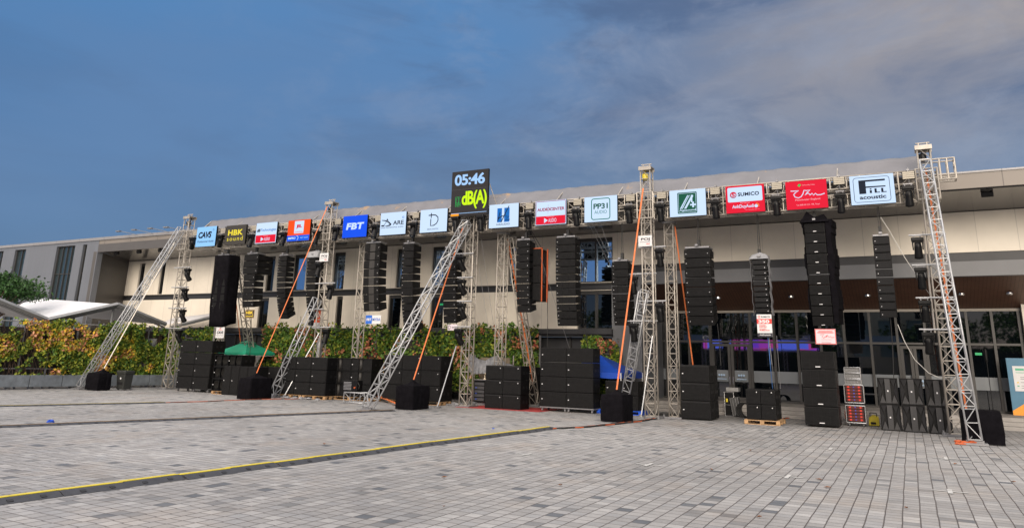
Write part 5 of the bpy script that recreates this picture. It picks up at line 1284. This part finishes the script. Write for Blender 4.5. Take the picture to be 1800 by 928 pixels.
# ---------------------------------------------------------------- other equipment
# flight case rack with red-lit amps
g0 = G(1507, 749); Y = g0.y; x0, x1 = P(1489, 745, Y).x, P(1523, 745, Y).x
t = thing('amplifier_rack', 'open rack of amplifiers with red lights between the four-box stack and horn boxes', 'amplifier rack', ((x0+x1)/2, Y, 0))
redl = mat('amp_red', (.3, .02, .01), .4, emit=col(235, 60, 35), estr=.6); bluel = mat('amp_blue', (.02, .05, .3), .4, emit=col(40, 90, 220), estr=.35)
def zr_(py): return P(1507, py, Y).z
secs = [(743, 713, 'rack_case', 5), (708, 677, 'rack_case', 5), (676, 667, 'mixer', 1), (665, 656, 'receiver', 1), (655, 646, 'receiver', 1)]
for yb, yt_, nm, n in secs:
    z0, z1 = zr_(yb), zr_(yt_); w = MB(); sw = 0 if n > 1 else .05
    w.bb(x0+sw, x1-sw, Y+.03, Y+.6, z0, z1); c = w.build(nm, PLAST if n > 1 else mat('grey_unit', (.16, .16, .16), .4), t)
    w = MB()
    for z in (z0, z1): w.tube((x0+sw, Y, z), (x1-sw, Y, z), .018)
    for x in (x0+sw, x1-sw): w.tube((x, Y, z0), (x, Y, z1), .018)
    w.build('rail', CHROME, c)
    if n > 1:
        hh = (z1-z0)/(n+.5)
        for k_ in range(n):
            z = z0+.05+hh*k_
            w = MB(); w.bb(x0+.05, x1-.05, Y+.005, Y+.03, z, z+hh*.8); a = w.build('amplifier', mat('amp_face', (.10, .012, .01), .4), c)
            w = MB(); w.bb(x0+.10, x0+.16, Y-.004, Y+.004, z+.02, z+hh*.7); w.bb(x1-.16, x1-.10, Y-.004, Y+.004, z+.02, z+hh*.7); w.build('indicator', redl, a)
            w = MB(); w.bb((x0+x1)/2-.02, (x0+x1)/2+.02, Y-.004, Y+.004, z+.03, z+hh*.6); w.build('meter', bluel, a)
    else:
        w = MB()
        for k_ in range(4): w.lathe((x0+.12+k_*.1, Y+.03, (z0+z1)/2), [(.02, 0), (.018, .02)], 8, (0, -1, 0))
        w.build('knob', CHROME, c)
w = MB()
for x in (x0+.08, x1-.08):
    for y in (Y+.08, Y+.5): w.lathe((x-.02, y, .05), [(.03, 0), (.05, .005), (.05, .035), (.03, .04)], 10, (1, 0, 0))
w.build('caster', STEEL, t)
g0 = G(1491, 742); w = MB()
for k_ in range(7): w.path([g0+Vector((.08*math.cos(i*.7+k_*.3)+.02*k_, .1*math.sin(k_), .26+.22*math.sin(i*.7+k_*.2))) for i in range(10)], .016, 5)
tag(w.build('cable_coil', ORC), 'orange coiled cable hanging by the left side of the amplifier rack', 'cable coil')
g0 = G(1537, 749); t = thing('distribution_box', 'yellow portable power box on the ground right of the amplifier rack', 'power box', (g0.x, g0.y, 0))
w = MB(); w.prism([(g0.x-.16, g0.y, .02), (g0.x+.16, g0.y, .02), (g0.x+.15, g0.y, .3), (g0.x-.02, g0.y, .36), (g0.x-.15, g0.y, .26)], (0, .25, 0)); w.build('box_body', YEL, t, .015)
w = MB(); w.tube((g0.x-.1, g0.y-.01, .3), (g0.x-.1, g0.y-.01, .42), .012); w.tube((g0.x+.1, g0.y-.01, .3), (g0.x+.1, g0.y-.01, .42), .012); w.tube((g0.x-.1, g0.y-.01, .42), (g0.x+.1, g0.y-.01, .42), .014); w.build('handle', PLAST, t)
w = MB()
w.bb(g0.x-.1, g0.x+.06, g0.y-.01, g0.y-.001, .06, .13)
w.build('socket', PLAST, t)
# dark info kiosk right edge
g0 = P(1772, 724, YG-.9); t = thing('information_panel', 'blue standing information panel with a white sheet and orange foot at the right edge', 'information panel', (g0.x, g0.y, .36))
X0 = g0.x+.15; Xe = X0+1.15; yk = g0.y; zk0, zk1 = .36, P(1772, 629, yk).z
w = MB(); w.bb(X0, Xe, yk, yk+.12, zk0, zk1); w.build('panel', mat('kiosk_blue', (.055, .17, .27), .4, 0, .1, 2), t)
w = MB(); w.bb(X0+.16, Xe-.05, yk-.01, yk-.002, zk0+.42*(zk1-zk0), zk0+.86*(zk1-zk0)); w.build('sheet', WHITE, t)
w = MB(); w.poly([(X0+.0, yk-.004, zk0), (Xe, yk-.004, zk0), (Xe, yk-.004, zk0+.75), (X0+.45, yk-.004, zk0+.45), (X0, yk-.004, zk0+.15)]); w.build('orange_shape', mat('kiosk_orange', (.75, .30, .02), .5), t)
gnk = mat('map_green', (.1, .4, .25), .5); w = MB(); w.bb(X0+.24, X0+.5, yk-.016, yk-.012, zk0+.78*(zk1-zk0), zk0+.82*(zk1-zk0)); w.bb(X0+.24, X0+.62, yk-.016, yk-.012, zk0+.74*(zk1-zk0), zk0+.75*(zk1-zk0)); w.bb(X0+.24, X0+.3, yk-.016, yk-.012, zk0+.5*(zk1-zk0), zk0+.52*(zk1-zk0)); w.build('printed_map', gnk, t)
w = MB(); w.bb(X0+.5, X0+.82, yk-.016, yk-.012, zk0+.76*(zk1-zk0), zk0+.79*(zk1-zk0)); w.bb(X0+.24, X0+.3, yk-.016, yk-.012, zk0+.56*(zk1-zk0), zk0+.58*(zk1-zk0)); w.build('map_zone', yin, t)
w = MB(); 
for v in (.66, .63, .57, .51, .47): w.bb(X0+.36, X0+.85, yk-.016, yk-.012, zk0+v*(zk1-zk0), zk0+(v+.008)*(zk1-zk0))
w.build('printed_lines', gin, t)
# parasol
pc = P(421, 605, 28.1); t = thing('parasol', 'green square parasol with a white edge behind the low row of speakers', 'parasol', (pc.x, 28.1, 0))
zc_ = P(436, 598, 28.1).z; xL, xR2 = P(400.5, 618, 28.1).x, P(474, 622, 28.1).x; xm = P(436, 598, 28.3).x; ze = P(437, 619, 27.3).z; hs = (xR2-xL)/2*.66
grn = mat('parasol_green', (.015, .36, .21), .6, 0, .1, 3)
ymid = 28.3; cor = [(xm-hs, ymid-hs), (xm+hs, ymid-hs), (xm+hs, ymid+hs), (xm-hs, ymid+hs)]
w = MB(); K = 8; vs = []; zs = zc_-.16
for k_ in range(4):
    (ax, ay), (bx, by) = cor[k_], cor[(k_+1) % 4]; base_ = [(ax+(bx-ax)*i/K, ay+(by-ay)*i/K, ze-.03*math.sin(i/K*math.pi)) for i in range(K+1)]; topp = [(xm+(q_[0]-xm)*.25, ymid+(q_[1]-ymid)*.25, zs) for q_ in base_]
    drop = [(q_[0], q_[1], q_[2]-.1-.02*(i % 2)) for i, q_ in enumerate(base_)]
    o_ = K+1; w.add(topp+base_+drop, [(i, i+1, o_+i+1, o_+i) for i in range(K)]+[(o_+i, o_+i+1, 2*o_+i+1, 2*o_+i) for i in range(K)])
    cap = [(xm+(q_[0]-xm)*.32, ymid+(q_[1]-ymid)*.32, zs+.03) for q_ in (base_[0], base_[-1])]
    w.add([*cap, (xm, ymid, zc_)], [(0, 1, 2)])
w.build('canopy', grn, t)
w = MB()
for k_ in range(4):
    (ax, ay), (bx, by) = cor[k_], cor[(k_+1) % 4]; w.path([(ax+(bx-ax)*i/K, ay+(by-ay)*i/K, ze-.13-.03*math.sin(i/K*math.pi)-.02*(i % 2)) for i in range(K+1)], .012, 4)
w.build('white_edging', WHITE, t)
w = MB(); w.tube((xm, ymid, 0), (xm, ymid, zc_-.02), .025); w.build('mast', ALU, t)
w = MB()
for x, y in cor: w.tube((xm, ymid, zs-.05), (x, y, ze-.02), .01, 4)
w.build('rib', STEEL, t)
# blue tent
Yb = 28.6; pk = P(1056, 624, Yb); e1 = P(1105, 655, Yb-.4)
t = thing('market_tent', 'bright blue pyramid tent partly hidden by the eight-box stack on casters', 'tent', (pk.x, Yb, 0))
hs = e1.x-pk.x; cor = [(pk.x-hs, Yb-hs), (pk.x+hs, Yb-hs), (pk.x+hs, Yb+hs), (pk.x-hs, Yb+hs)]
zE = P(1080, 655, Yb-hs).z; w = MB()
for k_ in range(4):
    (ax, ay), (bx, by) = cor[k_], cor[(k_+1) % 4]; K = 6; bs_ = [(ax+(bx-ax)*i/K, ay+(by-ay)*i/K, zE) for i in range(K+1)]; dr = [(q_[0], q_[1], zE-.2-.02*(i % 2)) for i, q_ in enumerate(bs_)]
    mid = [(pk.x+(q_[0]-pk.x)*.5, Yb+(q_[1]-Yb)*.5, zE+(pk.z-zE)*.46) for q_ in bs_]
    w.add(bs_+dr, [(i, i+1, K+2+i, K+1+i) for i in range(K)]); w.add(bs_+mid, [(i, i+1, K+2+i, K+1+i) for i in range(K)]); w.add(mid+[(pk.x, Yb, pk.z)], [(i, i+1, K+1) for i in range(K)])
w.build('canopy', mat('tent_blue', (.006, .06, .42), .5, 0, .12, 2), t)
w = MB()
for x, y in cor: w.tube((x, y, 0), (x, y, zE), .025)
w.build('leg', WHITE, t)
w = MB(); yy = Yb-hs*.62; w.poly([(pk.x+hs*.45, yy-.05, zE+.1), (pk.x+hs*.6, yy-.05, zE+.1), (pk.x+hs*.6, yy+.01, zE+.16), (pk.x+hs*.45, yy+.01, zE+.16)]); w.build('printed_mark', WHITE, t)
# grey tarpaulin heap
t = thing('tarpaulin', 'grey tarpaulin slung from the clock tower over equipment behind the six-box stack', 'tarpaulin', (P(860, 700, 27.3).x, 27.3, 0))
cols_ = [(640, 312, 480), (680, 335, 505), (730, 365, 500), (790, 378, 495), (840, 350, 500), (900, 328, 500), (940, 370, 500), (980, 402, 500), (1050, 418, 500)]
vs = []; nc = 40; nr = 10
for i in range(nc+1):
    u = i/nc*(len(cols_)-1); a = min(int(u), len(cols_)-2); f_ = u-a
    X_ = cols_[a][0]*(1-f_)+cols_[a+1][0]*f_; T_ = cols_[a][1]*(1-f_)+cols_[a+1][1]*f_; B_2 = cols_[a][2]*(1-f_)+cols_[a+1][2]*f_
    for j in range(nr+1):
        v = j/nr; p_ = P(700+X_/5.154, 560+(T_*(1-v)+B_2*v)/5.154, 27.3-.45*v+.07*math.sin(i*1.1+v*2)+.1*noise.noise(Vector((i*.3, v*3, 2)))); vs.append(tuple(p_))
w = MB(); w.add(vs, [(i*(nr+1)+j, (i+1)*(nr+1)+j, (i+1)*(nr+1)+j+1, i*(nr+1)+j+1) for i in range(nc) for j in range(nr)])
xa_, xb_ = P(826, 640, 27.3).x, P(902, 640, 27.3).x
o = w.build('sheet', mat('tarp_grey', (.19, .195, .21), .5, 0, .2, 4), t, smooth=True); md = o.modifiers.new('thick', 'SOLIDIFY'); md.thickness = .008
w = MB(); 
for k_ in (xa_, xb_-.2): w.tube((k_, 27.7, 0), (k_, 27.7, 2.0), .025)
w.build('prop_pole', ALU, t)
# equipment below tarpaulin
x0 = P(832, 700, 26.9).x; t = thing('equipment_trolley', 'dark trolley of small units with a lit warm work lamp under the grey tarpaulin', 'equipment trolley', (x0+.3, 27.0, 0))
w = MB(); w.bb(x0, x0+.55, 26.9, 27.4, .15, 1.0); w.build('unit_case', PLAST, t, .01); w = MB()
for k_ in range(5): w.bb(x0+.05, x0+.5, 26.88, 26.899, .2+k_*.15, .31+k_*.15)
w.build('unit_front', mat('unit_grey', (.06, .06, .065), .4), t)
w = MB(); w.bb(x0, x0+.55, 26.9, 27.4, 1.0, 1.03); w.lathe((x0+.42, 27.05, 1.04), [(.07, 0), (.03, .04), (.015, .1), (.015, .24)], 10); w.build('shelf', STEEL, t)
w = MB(); w.lathe((x0+.42, 27.05, 1.3), [(.02, -.04), (.05, -.02), (.05, .03), (.02, .05)], 12); w.build('lamp_bulb', mat('lamp_warm', (.5, .4, .2), .4, emit=(1, .7, .35), estr=3), t)
w = MB(); 
for k_ in range(3): w.bb(x0+.1, x0+.16, 26.872, 26.879, .25+k_*.22, .28+k_*.22)
w.build('indicator', bluel, t)
w = MB(); w.bb(x0-.3, x0+1.1, 27.9, 27.95, .3, 1.9); w.build('back_board', mat('board_tan', (.16, .13, .09), .7), t)
lp = bpy.data.lights.new('work_lamp', 'POINT'); lp.energy = 6; lp.color = (1, .75, .45); lp.shadow_soft_size = .05
lo = bpy.data.objects.new('work_lamp_light', lp); C.objects.link(lo); lo.parent = t; lo.location = (x0+.42-(x0+.3), .0, 1.3)
# plastic sheeting heap at foot of the clock tower
g0 = G(838, 712); w = MB(); rng = np.random.default_rng(5)
for k_ in range(16):
    a, b_, c = rng.uniform(-.35, .35), rng.uniform(-.2, .2), rng.uniform(.05, .35); w.lathe((g0.x+a, g0.y+b_+.2, 0), [(.16, 0), (.14, c*.5), (.06, c), (.01, c+.05)], 7, (rng.uniform(-.4, .4), rng.uniform(-.4, .4), 1))
tag(w.build('plastic_heap', plas), 'crumpled pale plastic sheeting at the foot of the clock tower', 'plastic sheet')
g0 = G(785, 712); w = MB()
for k_ in range(10):
    a, b_, c = rng.uniform(-.5, .5), rng.uniform(-.15, .15), rng.uniform(.03, .1); w.lathe((g0.x+a, g0.y+b_+.2, 0), [(.13, 0), (.1, c), (.02, c+.03)], 7, (rng.uniform(-.3, .3), rng.uniform(-.3, .3), 1))
tag(w.build('plastic_heap', plas), 'flat crumpled plastic between the big stack and the clock tower', 'plastic sheet')
g0 = G(530, 701); w = MB()
for k_ in range(14):
    a, b_, c = rng.uniform(-.9, .9), rng.uniform(-.15, .15), rng.uniform(.02, .07); w.lathe((g0.x+a, g0.y+b_+.1, 0), [(.15, 0), (.1, c), (.02, c+.02)], 7, (rng.uniform(-.3, .3), rng.uniform(-.3, .3), 1))
tag(w.build('plastic_heap', plas), 'low grey plastic sheeting on the ground by the second tower base', 'plastic sheet')
# wrapped plastic inside second tower
w = MB(); w.lathe((X2, YT, 1.55), [(.08, 0), (.14, .1), (.12, .5), (.15, .8), (.09, 1.0), (.03, 1.1)], 10); o = w.build('wrapped_bundle', plas, smooth=True); tag(o, 'pale plastic bundle tied inside the second tower', 'plastic bundle')
# red carpet strip
g0 = G(820, 716); w = MB(); w.bb(P(826, 712, 26.6).x, P(948, 712, 25.5).x, 25.5, 27.6, .002, .012); tag(w.build('carpet', mat('red_carpet', (.30, .02, .02), .9, 0, .15, 10)), 'red carpet sheet under the six-box stack right of the clock tower', 'carpet')
# small truss offcut with amp head
g0 = G(625, 709); Y = g0.y; x0, x1 = P(603.5, 705, Y).x, P(640, 705, Y).x
t = thing('truss_offcut', 'short length of silver truss lying flat by the long middle raking truss', 'truss section', ((x0+x1)/2, Y, 0))
lattice(t, (x0, Y+.2, .22), (x1, Y+.2, .22), .38, ALU2, .42, .024, .012, (0, 1, 0))
Yt_ = Y+.2; xa_, xb_ = P(607, 689, Yt_).x, P(631, 689, Yt_).x; z0 = .45; z1 = P(619, 668, Yt_).z
t = thing('power_unit', 'black louvred power unit standing on the short truss length', 'power unit', ((xa_+xb_)/2, Yt_, z0))
w = MB(); w.bb(xa_, xb_, Yt_-.15, Yt_+.2, z0, z1); w.build('casing', PLAST, t, .01)
w = MB()
for k_ in range(6): w.bb(xa_+.03, xa_+(xb_-xa_)*.6, Yt_-.17, Yt_-.151, z0+.06+k_*(z1-z0-.1)/6, z0+.09+k_*(z1-z0-.1)/6)
w.build('vent_slat', STEEL, t)
w = MB(); w.lathe((xb_-.1, Yt_-.15, z0+.15), [(.035, 0), (.03, .05)], 10, (0, -1, 0)); w.build('plug', ORC, t); w = MB(); w.path([(xb_-.02, Yt_-.1, z1-.05), (xb_+.08, Yt_-.1, z1-.2), (xb_+.05, Yt_-.1, z0+.1)], .015); w.build('lead', CABLE, t)
# litter bin
g0 = G(215, 686); Y = g0.y; x0, x1 = P(203, 680, Y).x, P(203, 680, Y).x+.62; z1 = P(215, 651, Y).z
t = thing('litter_bin', 'dark plastic litter bin standing by the planter left of the leftmost tower', 'bin', ((x0+x1)/2, Y, 0))
w = MB(); w.add([(x0+.06, Y, .05), (x1-.06, Y, .05), (x1-.06, Y+.4, .05), (x0+.06, Y+.4, .05), (x0+.01, Y-.03, z1-.15), (x1-.01, Y-.03, z1-.15), (x1-.01, Y+.42, z1-.15), (x0+.01, Y+.42, z1-.15)], [(0, 1, 2, 3), (4, 5, 6, 7), (0, 1, 5, 4), (1, 2, 6, 5), (2, 3, 7, 6), (3, 0, 4, 7)]); w.build('bin_body', mat('bin_dark', (.03, .032, .03), .5), t, .02)
w = MB(); w.bb(x0-.02, x1+.02, Y-.06, Y+.45, z1-.15, z1); w.build('lid', mat('bin_lid', (.03, .033, .03), .5), t, .03)
w = MB(); w.lathe(((x0+x1)/2, Y-.02, z1*.6), [(.05, 0), (.04, .01)], 12, (0, -1, 0)); w.build('badge', BADGE, t); w = MB(); w.bb(x0+.15, x1-.15, Y-.035, Y-.02, z1*.3, z1*.42); w.build('slot', MATS['hole_black'], t)
w = MB(); 
for x in (x0+.1, x1-.1): w.lathe((x-.03, Y+.45, .06), [(.06, 0), (.06, .06)], 12, (1, 0, 0)); w.lathe((x-.03, Y+.08, .06), [(.05, 0), (.05, .06)], 12, (1, 0, 0))
w.build('wheel', STEEL, t)
# road cases right of three-box stack
g0 = G(1285, 732); Y = g0.y+.3; t = thing('road_case', 'black road case with metal edges and a yellow sticker right of the three-box stack', 'road case', (P(1282, 730, Y).x, Y, 0))
x0, x1 = P(1275, 730, Y).x, P(1284, 730, Y).x+.15; w = MB(); w.bb(x0, x1, Y, Y+.5, 0, .85); w.build('case_body', PLAST, t, .01)
w = MB()
for x in (x0, x1): w.tube((x, Y-.005, 0), (x, Y-.005, .85), .012, 5)
for z in (.01, .4, .85): w.tube((x0, Y-.005, z), (x1, Y-.005, z), .012, 5)
w.build('edge_trim', CHROME, t); w = MB(); w.bb(x0+.05, x0+.12, Y-.012, Y-.004, .5, .62); w.build('sticker', YEL, t)
t = thing('wheel_case', 'small tilted metal-cornered case leaning beside the black road case', 'road case', (P(1292, 732, Y).x, Y, 0))
xx = P(1290, 732, Y).x; rt = Matrix.Rotation(R(-9), 3, 'Y'); w = MB(); w.box((xx+.1, Y+.05, .36), (.28, .4, .64), rt); w.build('case_body', mat('case_grey', (.06, .06, .06), .4), t, .01)
w = MB()
for a in (-.14, -.05, .05, .14): w.box((xx+.1, Y+.05, .36)+rt@Vector((0, 0, 0)) if False else Vector((xx+.1, Y+.05, .36))+rt@Vector((a, -.205, 0)), (.018, .01, .64), rt)
w.build('edge_trim', CHROME, t)
g0 = G(1303, 735); w = MB()
for k_ in range(9): w.path([(g0.x+.02*k_+.24*math.cos(i*.35), g0.y+.45+.02*(k_ % 3), .27+.25*math.sin(i*.35)) for i in range(19)], .02, 5)
tag(w.build('cable_coil', CABLE), 'large black cable coil standing between the road cases and low stack', 'cable coil')
g0 = P(1287, 690, Y+.2); w = MB(); w.bb(g0.x-.2, g0.x+.25, Y+.1, Y+.5, .88, 1.02); tag(w.build('receiver_unit', mat('unit_silver', (.3, .3, .3), .4, .5)), 'small silver electronic unit on top of the black road case', 'electronic unit')
# black cable heap by the slim tower at right
g0 = G(1180, 734); w = MB()
for k_ in range(26): w.path([g0+Vector((.6*math.sin(k_*1.9)+.18*math.cos(i*.9+k_), .05+.15*math.cos(k_*1.3)+.12*math.sin(i*.9+k_), .03+.012*(k_ % 9))) for i in range(7)], .018, 5)
tag(w.build('cable_heap', CABLE), 'tangled heap of black cables at the foot of the slim right tower', 'cable heap')
# mic stand inside right side
g0 = P(1746, 722, YG-.7); w = MB(); w.tube((g0.x, g0.y, .36), (g0.x, g0.y, 2.2), .012, 6); w.tube((g0.x-.2, g0.y, .37), (g0.x+.2, g0.y, .37), .012); w.tube((g0.x, g0.y-.2, .37), (g0.x, g0.y, .6), .01); w.tube((g0.x, g0.y+.2, .37), (g0.x, g0.y, .6), .01); w.lathe((g0.x, g0.y, 2.15), [(.03, 0), (.05, .1), (.05, .4), (.02, .5)], 10)
tag(w.build('microphone_stand', PLAST), 'slim dark stand on the steps behind the rightmost draped box', 'stand')
# exit glow inside windows
for px_, py_, Y in ((777, 535, YW+.19), (1720, 622, YG-.02)):
    p = P(px_, py_, Y); w = MB(); w.bb(p.x-.11, p.x+.11, p.y-.03, p.y-.005, p.z-.045, p.z+.045)
    tag(w.build('exit_light', mat('exit_green', (.02, .3, .1), .5, emit=col(40, 170, 110), estr=.35)), 'small green exit light in the '+('window under the crossed D array' if px_ < 1000 else 'glazed lobby right of the rightmost tower'), 'exit light')
# fallen leaves
lm_ = mat('dry_leaf', (.20, .085, .035), .8, 0, .3, 30); w0 = None
for i, (x, y) in enumerate(((1335, 910), (1319, 792), (1440, 844), (780, 892), (781, 840), (570, 781), (1593, 894), (1782, 848), (1680, 816), (1250, 826), (985, 854), (1455, 858), (1670, 783))):
    p = G(x, y); sz = .035+.014*(i % 3)
    w = MB(); a = i*1.7; d1 = Vector((math.cos(a), math.sin(a), 0)); d2 = Vector((-d1.y, d1.x, 0)); p = p+Vector((0, 0, .012))
    w.add([p-d1*sz, p-d1*sz*.2+d2*sz*.5+Vector((0, 0, .02)), p+d1*sz+Vector((0, 0, .012)), p-d1*sz*.2-d2*sz*.5+Vector((0, 0, .018)), p+Vector((0, 0, .003))], [(0, 1, 4), (1, 2, 4), (2, 3, 4), (3, 0, 4)])
    o = w.build('dry_leaf', lm_); tag(o, 'small dry brown leaf lying on the open paving', 'leaf', 'dry leaves on the paving'); md = o.modifiers.new('thick', 'SOLIDIFY'); md.thickness = .002

# ring truss with LED banner behind the camera, mirrored in the lobby glass
RX, RY, RR = -12.5, -7.5, 5.2
t = thing('ring_banner', 'curved violet and blue lit banner on a round truss, seen mirrored in the lobby glass', 'banner', (RX, RY, 0))
w = MB(); n = 40; seg = []
for i in range(n+1): a = math.pi*2*i/n; seg.append((RX+RR*math.cos(a), RY+RR*math.sin(a)))
for i in range(n): w.prism([(seg[i][0], seg[i][1], 3.35), (seg[i+1][0], seg[i+1][1], 3.35), (seg[i+1][0], seg[i+1][1], 4.05), (seg[i][0], seg[i][1], 4.05)], (.0, .0, .0001)); w.m[-6:] = [min(3, int(abs(math.sin(i*.35))*4))]*6
w.build('led_banner', [mat('led_v%d' % i, (.01, .01, .01), .4, emit=c, estr=3) for i, c in enumerate(((.16, .05, .6), (.35, .05, .5), (.5, .06, .32), (.10, .15, .85)))], t)
w = MB()
for i in range(n):
    for z in (4.15, 4.5, 3.25): w.tube((*seg[i], z), (*seg[i+1], z), .03, 5)
    w.tube((*seg[i], 4.15), (*seg[(i+1) % n], 4.5), .016, 4)
for i in range(0, n, 8):
    for a, b_ in ((-.15, 0), (.15, 0)): w.tube((seg[i][0]+a, seg[i][1], 0), (seg[i][0]+a, seg[i][1], 4.4), .03, 5)
    for z in np.arange(.3, 4.3, .4): w.tube((seg[i][0]-.15, seg[i][1], z), (seg[i][0]+.15, seg[i][1], z+.3), .014, 4)
w.build('ring_truss', ALU2, t)

for o in bpy.data.objects:
    l = o.get('label')
    if l and not 4 <= len(l.split()) <= 16: print('LABEL', len(l.split()), o.name, l)
seen = {}
for o in bpy.data.objects:
    l = o.get('label')
    if l and l in seen and not o.get('group'): print('DUP', l)
    if l: seen[l] = 1
